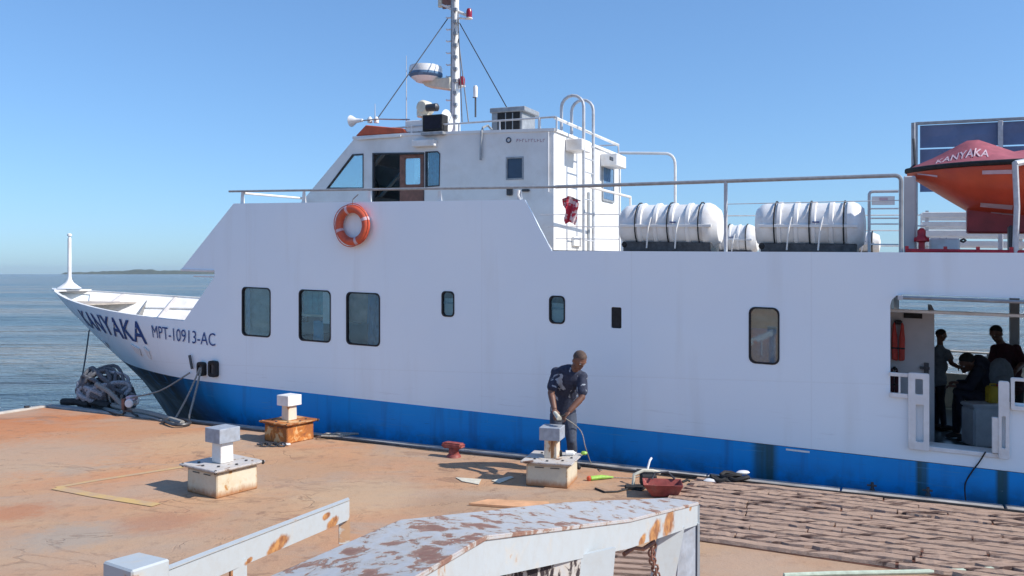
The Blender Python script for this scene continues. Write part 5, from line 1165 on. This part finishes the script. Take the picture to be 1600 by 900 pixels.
MB().add([tuple(p) for p in (Nn[0]+Vector((.006, .0, -.022)), Ff[0]+Vector((.006, 0, -.022)), Ff[0]+Vector((.006, 0, -.165)), Nn[0]+Vector((.006, 0, -.165)))]+[tuple(p) for p in (Nn[0]+Vector((-.006, .0, -.022)), Ff[0]+Vector((-.006, 0, -.022)), Ff[0]+Vector((-.006, 0, -.165)), Nn[0]+Vector((-.006, 0, -.165)))],
   [(0, 1, 2, 3), (7, 6, 5, 4), (0, 4, 5, 1), (1, 5, 6, 2), (2, 6, 7, 3), (3, 7, 4, 0)]).build('end_plate', 'rail_face', gw_)
# legs: end post, raking plates, rusted web
def quadplate(p4, th, name, mat, par=gw_):
    P = [Vector(p) for p in p4]; nrm = (P[1]-P[0]).cross(P[3]-P[0]).normalized()*th
    return MB().add([tuple(p) for p in P]+[tuple(p+nrm) for p in P], [(0, 1, 2, 3), (7, 6, 5, 4), (0, 4, 5, 1), (1, 5, 6, 2), (2, 6, 7, 3), (3, 7, 4, 0)]).build(name, mat, par)
def base(p): return Vector((p.x, p.y, 0))
quadplate([D(1090, 818, 5.98), D(1093.5, 818, 5.98), Vector((D(1093.5, 818, 5.98).x, 5.98, 0)), Vector((D(1089, 818, 5.98).x, 5.98, 0))], .16, 'end_post', 'rail_face')
quadplate([D(1063, 826, 5.85), D(1089, 818, 6.0), Vector((D(1089, 818, 6.0).x, 6.0, 0)), Vector((D(1050, 826, 5.85).x, 5.85, 0))], .01, 'end_post_web', 'steel_grey')
quadplate([D(1030, 836, 5.5), D(1070, 823, 5.62), D(1048, 940, 5.62), D(1010, 960, 5.5)], .02, 'raking_plate', 'rail_face')
quadplate([D(906, 868, 3.95), D(962, 856, 4.12), D(953, 960, 4.12), D(900, 980, 3.95)], .02, 'raking_plate', 'rail_face')
quadplate([D(700, 915, 3.05), D(908, 866, 3.95), D(900, 1010, 3.95), D(690, 1100, 3.05)], .012, 'rusted_web', 'blotch')
quadplate([D(1033, 840, 5.65), D(960, 860, 5.3), D(958, 1010, 5.3), D(1025, 1010, 5.65)][::-1], .008, 'rear_web_lower', 'blotch') if False else None
random.seed(17)
# tread slats and chain seen through the gap of the rail
tdr = empty('pallet_slats', G(990, 885), -AH, 'brown timber slats seen through the gap under the foreground rail', 'pallet')
for i in range(7):
    y = 866+i*9; a, b = G(955, y), G(1032, y+5)
    MB().add([(p.x+dx, p.y+dy, z) for z in (.004, .05) for (p, dx, dy) in ((a, 0, 0), (b, 0, 0), (b, .02, .075), (a, .02, .075))], [(0, 1, 2, 3), (7, 6, 5, 4), (0, 4, 5, 1), (1, 5, 6, 2), (2, 6, 7, 3), (3, 7, 4, 0)]).build('slat', 'timber', tdr, bevel=.006)
chn = empty('hanging_chain', D(1012, 860, 5.6), 0, 'rusty brown chain hanging in the gap under the foreground rail', 'chain')
for i in range(13):
    p = D(1022-4*math.sin(i*.5), 846+i*6, 5.4); r1_, r2_ = ((.022, .004) if i % 2 else (.004, .022))
    MB().tube([p+Vector((r1_*1.0*math.cos(t), r2_*math.cos(t), .026*math.sin(t))) for t in [j*.785 for j in range(8)]], .007, 6, closed=True).build('link', 'brown', chn, smooth=True)
MB().tube([D(975, 866, 5.0), D(990, 856, 5.1), D(1005, 858, 5.2), D(1022, 847, 5.4)], .014, 6).build('link', 'brown', chn, smooth=True)
# left thin rail
tl = empty('thin_gangway_rail', D(380, 1300, 4.2), 0, 'thin white flat rail with rust spots at lower left, slanting up to the right', 'gangway rail')
ra, rb2 = D(232, 905, 3.6), D(546, 783, 5.6)
def lerpv(t): return ra.lerp(rb2, t)
quadplate([lerpv(0), rb2, rb2+Vector((0, 0, -.125)), lerpv(0)+Vector((0, 0, -.12))], .012, 'flat_bar', 'rail_face', tl)
quadplate([lerpv(0)+Vector((0, 0, .006)), rb2+Vector((0, 0, .006)), rb2+Vector((-.02, .05, .006)), lerpv(0)+Vector((-.02, .05, .006))], .006, 'top_flange', 'rail_face', tl)
quadplate([D(530, 812, 5.58), D(547, 806, 5.62), D(547, 850, 5.62), D(530, 850, 5.58)], .012, 'end_post', 'rail_face', tl)
a = D(375, 880, 4.28); quadplate([D(364, 880, 4.25), D(386, 872, 4.35), D(386, 990, 4.35), D(364, 990, 4.25)], .012, 'middle_post', 'rail_face', tl)
quadplate([D(361, 881, 4.23), D(364, 880, 4.25), D(364, 990, 4.25), D(361, 990, 4.23)], .012, 'post_edge', 'boll_rust', tl)
# post with square cap bottom left
zc = 1.50; cp = [D(158, 876, 0), ]
def at(px, py, z): Y = (H-z)*F/(py-HY); return Vector((t_(px)*Y, Y, z))
zc = 1.45; q4 = [at(160, 877, zc), at(206, 892, zc), at(266, 873, zc), at(218, 862, zc)]
fp = empty('capped_gangway_post', (q4[1].x, q4[1].y, 0), 0, 'square white capped post at the lower left end of the thin rail', 'post')
cpp = sum(q4, Vector())/4
MB().add([tuple(p) for p in q4]+[tuple(p-Vector((0, 0, .17))) for p in q4], [(0, 1, 2, 3), (7, 6, 5, 4), (0, 4, 5, 1), (1, 5, 6, 2), (2, 6, 7, 3), (3, 7, 4, 0)]).build('cap', 'rail_face', fp, bevel=.008)
qq = [cpp+(p-cpp)*.62 for p in q4]
MB().add([tuple(p-Vector((0, 0, .165))) for p in qq]+[(p.x, p.y, 0) for p in qq], [(0, 1, 2, 3), (7, 6, 5, 4), (0, 4, 5, 1), (1, 5, 6, 2), (2, 6, 7, 3), (3, 7, 4, 0)]).build('post', 'white2', fp, bevel=.006)
# ================================================================== PEOPLE
def ell(m, c, axes, r, n=14):
    c = Vector(c); vs = []; k_ = n//2+1
    for i in range(k_):
        ph = -math.pi/2+math.pi*i/(k_-1)
        for j in range(n):
            t = 2*math.pi*j/n; vs.append(tuple(c+axes[0]*r[0]*math.cos(ph)*math.cos(t)+axes[1]*r[1]*math.cos(ph)*math.sin(t)+axes[2]*r[2]*math.sin(ph)))
    m.add(vs, [(i*n+j, i*n+(j+1) % n, (i+1)*n+(j+1) % n, (i+1)*n+j) for i in range(k_-1) for j in range(n)])
XYZ = (Vector((1, 0, 0)), Vector((0, 1, 0)), Vector((0, 0, 1)))
def limb(m, P, Rr, n=12):
    P = [Vector(p) for p in P]; m.tube([tuple(p) for p in P], list(Rr), n)
    for p, r in zip(P, Rr): ell(m, p, XYZ, (r, r, r), 12)
def fuse(m, name, mat, parent, vox=.008, sm=3):
    o = m.build(name, mat, parent, weld=False)
    md = o.modifiers.new('r', 'REMESH'); md.mode = 'VOXEL'; md.voxel_size = vox; md.use_smooth_shade = True
    md = o.modifiers.new('s', 'SMOOTH'); md.iterations = sm; md.factor = .5
    dg = bpy.context.evaluated_depsgraph_get(); nm = bpy.data.meshes.new_from_object(o.evaluated_get(dg)); o.modifiers.clear(); o.data = nm
    if not nm.materials: nm.materials.append(M[mat])
    nm.polygons.foreach_set('use_smooth', [True]*len(nm.polygons)); return o
def person(name, label, J, top, bottom, hair='hair', shoe='black', sleeve=.55, face=Vector((0, -1, 0)), S=1.0, topname='shirt', group=None, hold=Vector((0, 0, -1))):
    J = {k_: Vector(v) for k_, v in J.items()}
    base_ = Vector(((J['anL'].x+J['anR'].x)/2, (J['anL'].y+J['anR'].y)/2, min(J['anL'].z, J['anR'].z)-.08))
    pr = empty('person', base_, 0, label, 'person', group)
    hd = J['head']; f = Vector(face).normalized(); up = (hd-J['neck']).normalized(); up = (up-f*up.dot(f)).normalized(); rt = f.cross(up).normalized(); hx = (rt, f, up)
    sh = (J['shR']-J['shL']).normalized(); tu = (J['chest']-J['spine']).normalized(); tu = (tu-sh*tu.dot(sh)).normalized(); tf = sh.cross(tu).normalized(); tx = (sh, tf, tu)
    hp = (J['hipR']-J['hipL']).normalized(); pu = (J['spine']-J['pelvis']).normalized(); pu = (pu-hp*pu.dot(hp)).normalized(); px3 = (hp, hp.cross(pu).normalized(), pu)
    hw = (J['shR']-J['shL']).length/2
    def torso(m, g):
        ell(m, J['chest'], tx, (hw*.92+g, .115*S+g, .17*S+g)); ell(m, J['chest']+tu*.07*S, tx, (hw*.98+g, .085*S+g, .09*S+g)); ell(m, J['spine'], tx, (.145*S+g, .105*S+g, .17*S+g)); ell(m, J['pelvis'], px3, (.155*S+g, .115*S+g, .13*S+g))
        limb(m, [J['pelvis'], J['spine'], J['chest']], (.115*S+g, .11*S+g, .12*S+g))
    def arm(m, s, g, e=2.0):
        a, b, c = J['sh'+s], J['el'+s], J['wr'+s]; r0, r1, r2 = .058*S+g, .042*S+g, .029*S+g
        if e <= 1: limb(m, [J['chest'].lerp(a, .6), a, a.lerp(b, .5*e), a.lerp(b, e)], (r0, r0, r0*.95, r0*.92+g*.6))
        else: limb(m, [J['chest'].lerp(a, .6), a, b, b.lerp(c, .25), b.lerp(c, min(1, e-1))], (r0, r0, r1, r1*1.02, r2+.004))
    def leg(m, s, g, e=1.0):
        a, b, c = J['hip'+s], J['kn'+s], J['an'+s]
        limb(m, [a, a.lerp(b, .4), b, b.lerp(c, .35), b.lerp(c, e)], (.088*S+g, .080*S+g, .056*S+g, .056*S+g, .036*S+g*1.6))
    m = MB(); torso(m, 0)
    ell(m, hd+up*.025*S, hx, (.076*S, .096*S, .093*S), 18); ell(m, hd-up*.045*S+f*.014*S, hx, (.060*S, .072*S, .066*S), 16)      # skull and jaw
    ell(m, hd-up*.085*S+f*.055*S, hx, (.026*S, .024*S, .020*S)); ell(m, hd-up*.005*S+f*.094*S, hx, (.013*S, .020*S, .026*S))       # chin, nose
    ell(m, hd+up*.03*S+f*.082*S, hx, (.055*S, .018*S, .012*S)); ell(m, hd-up*.048*S+f*.083*S, hx, (.028*S, .012*S, .010*S))        # brow, lips
    for q in (1, -1): ell(m, hd+rt*q*.079*S-up*.004, hx, (.012*S, .020*S, .032*S))
    limb(m, [J['chest']+tu*.09*S, J['neck'], hd-up*.03*S-f*.012], (.062*S, .054*S, .052*S))
    fwd = Vector((f.x, f.y, 0)).normalized()
    for s in 'LR':
        arm(m, s, 0); leg(m, s, 0)
        toe = J.get('toe'+s, J['an'+s]+fwd*.15+Vector((0, 0, -.045))); J['toe'+s] = toe; limb(m, [J['an'+s]-fwd*.04+Vector((0, 0, -.04)), J['an'+s]+Vector((0, 0, -.01)), toe], (.034, .040, .026))
        d = (J['wr'+s]-J['el'+s]).normalized(); t = d.cross(hold); t = t.normalized() if t.length > .2 else Vector((1, 0, 0)); t = t*(1 if s == 'L' else -1); c = t.cross(d).normalized(); c = c if c.dot(hold) > 0 else -c
        hn = J['wr'+s]+d*.055*S; ell(m, hn, (t, c, d), (.042*S, .018*S, .052*S))
        for (off, L) in ((.031, .070), (.011, .081), (-.010, .076), (-.030, .059)):
            b = hn+d*.040+t*off; k1_ = b+(d*.9+c*.35).normalized()*L*.5; e_ = k1_+(d*.45+c*.9).normalized()*L*.5; limb(m, [b, k1_, e_], (.0105, .0098, .0085), 8)
        b = hn-d*.012+t*.034; k1_ = b+(d*.7+t*.6+c*.2).normalized()*.035; limb(m, [b, k1_, k1_+(d*.7+c*.7).normalized()*.030], (.013, .011, .009), 8)
    fuse(m, 'body', 'skin', pr, .0075, 2)
    m = MB(); torso(m, .012); limb(m, [J['chest']+tu*.09*S, J['chest'].lerp(J['neck'], .75)], (.075*S, .066*S))
    hem = J['pelvis']-pu*.09*S; ell(m, hem, px3, (.168*S, .128*S, .10*S))
    for s in 'LR': arm(m, s, .012, sleeve if sleeve <= 1 else 1+min(.93, sleeve-.2))
    fuse(m, topname, top, pr, .010, 4)
    m = MB(); ell(m, J['pelvis']-pu*.03, px3, (.160*S, .122*S, .12*S))
    for s in 'LR': leg(m, s, .009, .93)
    fuse(m, 'trousers', bottom, pr, .011, 3)
    for s in 'LR':
        a, t = J['an'+s], J['toe'+s]; m = MB(); limb(m, [a-fwd*.05+Vector((0, 0, -.038)), a+Vector((0, 0, -.022)), a.lerp(t, .6)+Vector((0, 0, -.004)), t+Vector((0, 0, .004))], (.038, .047, .044, .034)); fuse(m, 'shoe', shoe, pr, .011, 3)
    # hair: close shell over the skull, open to the face
    m = MB(); vs = []; A_, B_ = 20, 8; cc = hd+up*.027*S
    for j in range(B_+1):
        for i in range(A_):
            th = 2*math.pi*i/A_; lim = 1.72-.78*max(0, math.cos(th))**.7-.12*abs(math.sin(th)); ph = j/B_*lim
            p = cc+(f*math.cos(th)*.101+rt*math.sin(th)*.081)*S*math.sin(ph)+up*(.099*S*math.cos(ph)); vs.append(tuple(p))
    m.add(vs, [(j*A_+i, j*A_+(i+1) % A_, (j+1)*A_+(i+1) % A_, (j+1)*A_+i) for j in range(B_) for i in range(A_)]).build('hair', hair, pr, smooth=True)
    for q in (1, -1): m = MB(); m.ball(tuple(hd+rt*q*.030*S+up*.010*S+f*.086*S), .0105*S, 8).build('eye', 'white2', pr, smooth=True); m = MB(); m.ball(tuple(hd+rt*q*.030*S+up*.010*S+f*.095*S), .0055*S, 6).build('pupil', 'black', pr, smooth=True)
    return pr
man = person('person', 'man in dark patterned t-shirt bending over the middle bollard', dict(
    pelvis=D(880, 640, 11.33), spine=D(884, 612, 11.25), chest=D(890, 590, 11.12), neck=D(898, 577, 11.02), head=D(905, 563, 10.93),
    shL=D(869, 582, 11.12), elL=D(861, 614, 11.06), wrL=D(866, 638, 10.90), shR=D(910, 589, 11.04), elR=D(909, 621, 10.93), wrR=D(890, 642, 10.84),
    hipL=D(871, 648, 11.33), hipR=D(889, 648, 11.33), knL=D(868, 690, 11.25), knR=D(893, 688, 11.2), anL=D(868, 722, 11.40), anR=D(896, 722, 11.36)),
    'shirt', 'denim', 'hairgrey', face=(.35, -.75, -.55), sleeve=.7, topname='t_shirt', S=1.12)
# grinder in his hands
g_ = D(871, 654, 10.72)
tl_ = empty('angle_grinder', g_, 0, 'pale angle grinder held by the man on top of the bollard cap', 'power tool')
MB().tube([g_+Vector((-.03, .10, .06)), g_+Vector((0, .02, .03)), g_+Vector((.02, -.07, .01))], [.026, .032, .034], 10).build('grinder_body', 'cream', tl_, smooth=True)
MB().lathe([(.055, -.006), (.055, .006)], g_+Vector((.03, -.09, -.012)), n=16).build('disc', 'darkmetal', tl_, smooth=True)
MB().tube([g_+Vector((.02, -.04, .03)), g_+Vector((.10, -.02, .05))], .014, 7).build('side_handle', 'black', tl_, smooth=True)
rope([g_+Vector((-.03, .11, .07)), D(905, 670, 11.2), D(915, 700, 11.2), G(925, 726, .02), G(940, 735, .02)], .007, 'power_cable', 'rope', 'thin pale cable running from the grinder to the quay', 'cable')
# cloth/tools on bollard lid
a = D(890, 720, 10.75); lid_z = .352*.92
it = empty('lid_tools', Vector((cC.x+.22, cC.y+.1, lid_z)), 0, 'small white bottle and green wheeled tool on the lid by the man', 'tools')
px_ = Vector((D(884, 720, 10.75).x, 10.75, lid_z))
MB().lathe([(.035, 0), (.035, .10), (.015, .12), (.015, .14)], px_+Vector((0, 0, .035)), axis='x', n=10).build('bottle', 'white2', it, smooth=True)
MB().lathe([(.04, -.03), (.04, .03)], px_+Vector((-.08, -.03, .04)), axis='x', n=12).build('wheel', 'black', it, smooth=True)
MB().ball(px_+Vector((.24, .02, .03)), .035, 8, (1.3, 1, .8)).build('green_grip', 'green', it, smooth=True)
# people on the car deck
zf = .20-TRIM*.7
def P3(px, py, Y): return D(px, py, Y)
Yp = 13.3
person('person', 'person in grey top and dark trousers standing behind the grey panel, arm stretched out', dict(
    pelvis=P3(1465, 590, Yp), spine=P3(1467, 572, Yp), chest=P3(1468, 554, Yp), neck=P3(1469, 537, Yp), head=P3(1470, 524, Yp-.02),
    shL=P3(1459, 550, Yp+.05), elL=P3(1458, 578, Yp+.08), wrL=P3(1462, 600, Yp), shR=P3(1480, 551, Yp-.05), elR=P3(1487, 568, Yp-.2), wrR=P3(1499, 574, Yp-.4),
    hipL=P3(1462, 596, Yp+.03), hipR=P3(1470, 596, Yp-.03), knL=P3(1463, 624, Yp+.05), knR=P3(1470, 624, Yp-.08), anL=Vector((P3(1464, 640, Yp).x, Yp+.02, zf+.08)), anR=Vector((P3(1470, 640, Yp).x, Yp-.1, zf+.08))),
    'greycloth', 'darkcloth', face=(1, -.25, -.1), sleeve=.5, S=.85, topname='shirt')
Yq = 12.5
person('person', 'person in dark clothes sitting hunched forward on the pale box, facing left', dict(
    pelvis=P3(1537, 620, Yq), spine=P3(1540, 596, Yq), chest=P3(1533, 576, Yq), neck=P3(1521, 564, Yq), head=P3(1512, 566, Yq-.02),
    shL=P3(1528, 577, Yq+.18), elL=P3(1512, 600, Yq+.16), wrL=P3(1497, 598, Yq+.1), shR=P3(1530, 580, Yq-.16), elR=P3(1515, 606, Yq-.18), wrR=P3(1497, 604, Yq-.12),
    hipL=P3(1532, 620, Yq+.1), hipR=P3(1532, 622, Yq-.1), knL=P3(1497, 612, Yq+.12), knR=P3(1498, 616, Yq-.12), anL=Vector((P3(1500, 640, Yq).x, Yq+.1, zf+.08)), anR=Vector((P3(1504, 640, Yq).x, Yq-.15, zf+.08))),
    'darkcloth', 'darkcloth', face=(-1, -.1, -.7), sleeve=1.2, S=1.25, topname='jacket')
Yr = 13.2
person('person', 'person in maroon top leaning at the right edge of the doorway', dict(
    pelvis=P3(1582, 598, Yr), spine=P3(1578, 577, Yr), chest=P3(1571, 555, Yr), neck=P3(1562, 534, Yr), head=P3(1557, 521, Yr-.03),
    shL=P3(1555, 545, Yr+.1), elL=P3(1549, 572, Yr), wrL=P3(1560, 590, Yr-.2), shR=P3(1588, 545, Yr-.05), elR=P3(1598, 568, Yr-.2), wrR=P3(1588, 578, Yr-.38),
    hipL=P3(1576, 603, Yr), hipR=P3(1588, 603, Yr), knL=P3(1576, 632, Yr-.05), knR=P3(1590, 632, Yr), anL=Vector((P3(1577, 640, Yr).x, Yr+.02, zf+.08)), anR=Vector((P3(1590, 640, Yr).x, Yr+.05, zf+.08))),
    'maroon', 'trouser', face=(-.7, -.3, -.35), sleeve=.9, S=1.12, topname='shirt')
# luggage on the car deck
Yb = 11.95; x0, x1 = D(1522, 0, Yb).x, D(1566, 0, Yb).x; zt = D(1540, 632, Yb).z
cb = empty('cool_box', Vector(((x0+x1)/2, Yb+.2, zf)), 0, 'large pale grey cool box on the car deck beside the doorway gate', 'cool box')
MB().box(x0, x1+.05, Yb, Yb+.35, zf+.001, zt-.06).build('box_body', 'cooler', cb, bevel=.02, seg=2); MB().box(x0-.01, x1+.06, Yb-.01, Yb+.36, zt-.058, zt).build('box_lid', 'cooler', cb, bevel=.015, seg=2)
Yc = 12.1; x0, x1 = D(1543, 0, Yc).x, D(1561, 0, Yc).x; z1 = D(1550, 600, Yc).z; zt += .003
jc = empty('yellow_canister', Vector(((x0+x1)/2, Yc, zt)), 0, 'yellow plastic canister standing on the pale cool box', 'canister')
MB().box(x0, x1, Yc-.06, Yc+.08, zt, z1-.03).build('canister_body', 'yellow', jc, bevel=.02, seg=2)
MB().tube([(x0+.03, Yc, z1-.04), (x0+.04, Yc, z1), (x1-.05, Yc, z1), (x1-.03, Yc, z1-.04)], .012, 6).build('handle', 'yellow', jc, smooth=True)
MB().lathe([(.022, 0), (.022, .03)], (x1-.03, Yc-.02, z1-.032), n=10).build('screw_cap', 'red', jc, smooth=True)
Yd = 12.35; a = D(1563, 592, Yd)
bp = empty('grey_backpack', a-Vector((0, 0, .1)), 0, 'rounded grey backpack between the seated and the maroon dressed person', 'backpack')
vs = []; m = MB()
m.ball((a.x, a.y, a.z+.05), .2, 16, (.95, .6, 1.35)).build('bag', 'greycloth', bp, smooth=True)
m = MB(); m.ball((a.x-.02, a.y-.10, a.z-.03), .13, 12, (1, .5, .8)).build('front_pocket', 'greycloth', bp, smooth=True)
# life jackets on the panel
for (x0, x1, y0, y1, mt, lab) in ((1393, 1414, 501, 565, 'jacket_red', 'upper orange red life jacket hanging on the grey panel inside the doorway'), (1391, 1404, 574, 614, 'maroon', 'lower dark purple red life jacket by the left gate')):
    v = 12.62; a, b = Q(x0, y0, v), Q(x1, y1, v); lj = empty('life_jacket', SH(a[0], v, b[2]), -AH, lab, 'life jacket')
    um = (a[0]+b[0])/2; hw = (b[0]-a[0])/2; hh = (a[2]-b[2])
    for s in (-1, 1):
        MB(SH).add([(um+s*hw*x, v+y, b[2]+hh*z) for (x, z) in ((.06, 0), (.95, .02), (1, .55), (.8, .92), (.5, .98), (.15, .6)) for y in (0, .10)], [(0, 2, 4, 6, 8, 10), (11, 9, 7, 5, 3, 1)]+[(2*i, 2*i+1, (2*i+3) % 12, (2*i+2) % 12) for i in range(6)]).build('foam_panel', mt, lj, bevel=.015)
    MB(SH).box(um-hw*.6, um+hw*.6, v, v+.1, b[2]+hh*.9, b[2]+hh*1.02).build('collar', 'black', lj, bevel=.02)
    MB(SH).box(um-hw, um+hw, v-.005, v+.0, b[2]+hh*.3, b[2]+hh*.34).build('belt', 'black', lj)
k = N('sea_haze'); k.t.nodes.remove(k.b); pv = k.n('ShaderNodeVolumePrincipled'); pv.inputs['Color'].default_value = (.74, .86, 1, 1)
pv.inputs['Density'].default_value = 3.2e-5; pv.inputs['Anisotropy'].default_value = .2; k.l(pv.outputs[0], k.t.nodes['Material Output'].inputs['Volume'])
MB().box(-S-300, S+300, -S-300, S+300, -4.6, 130).build('haze', k.m, kind='stuff')
print('DONE objects', len(bpy.data.objects))
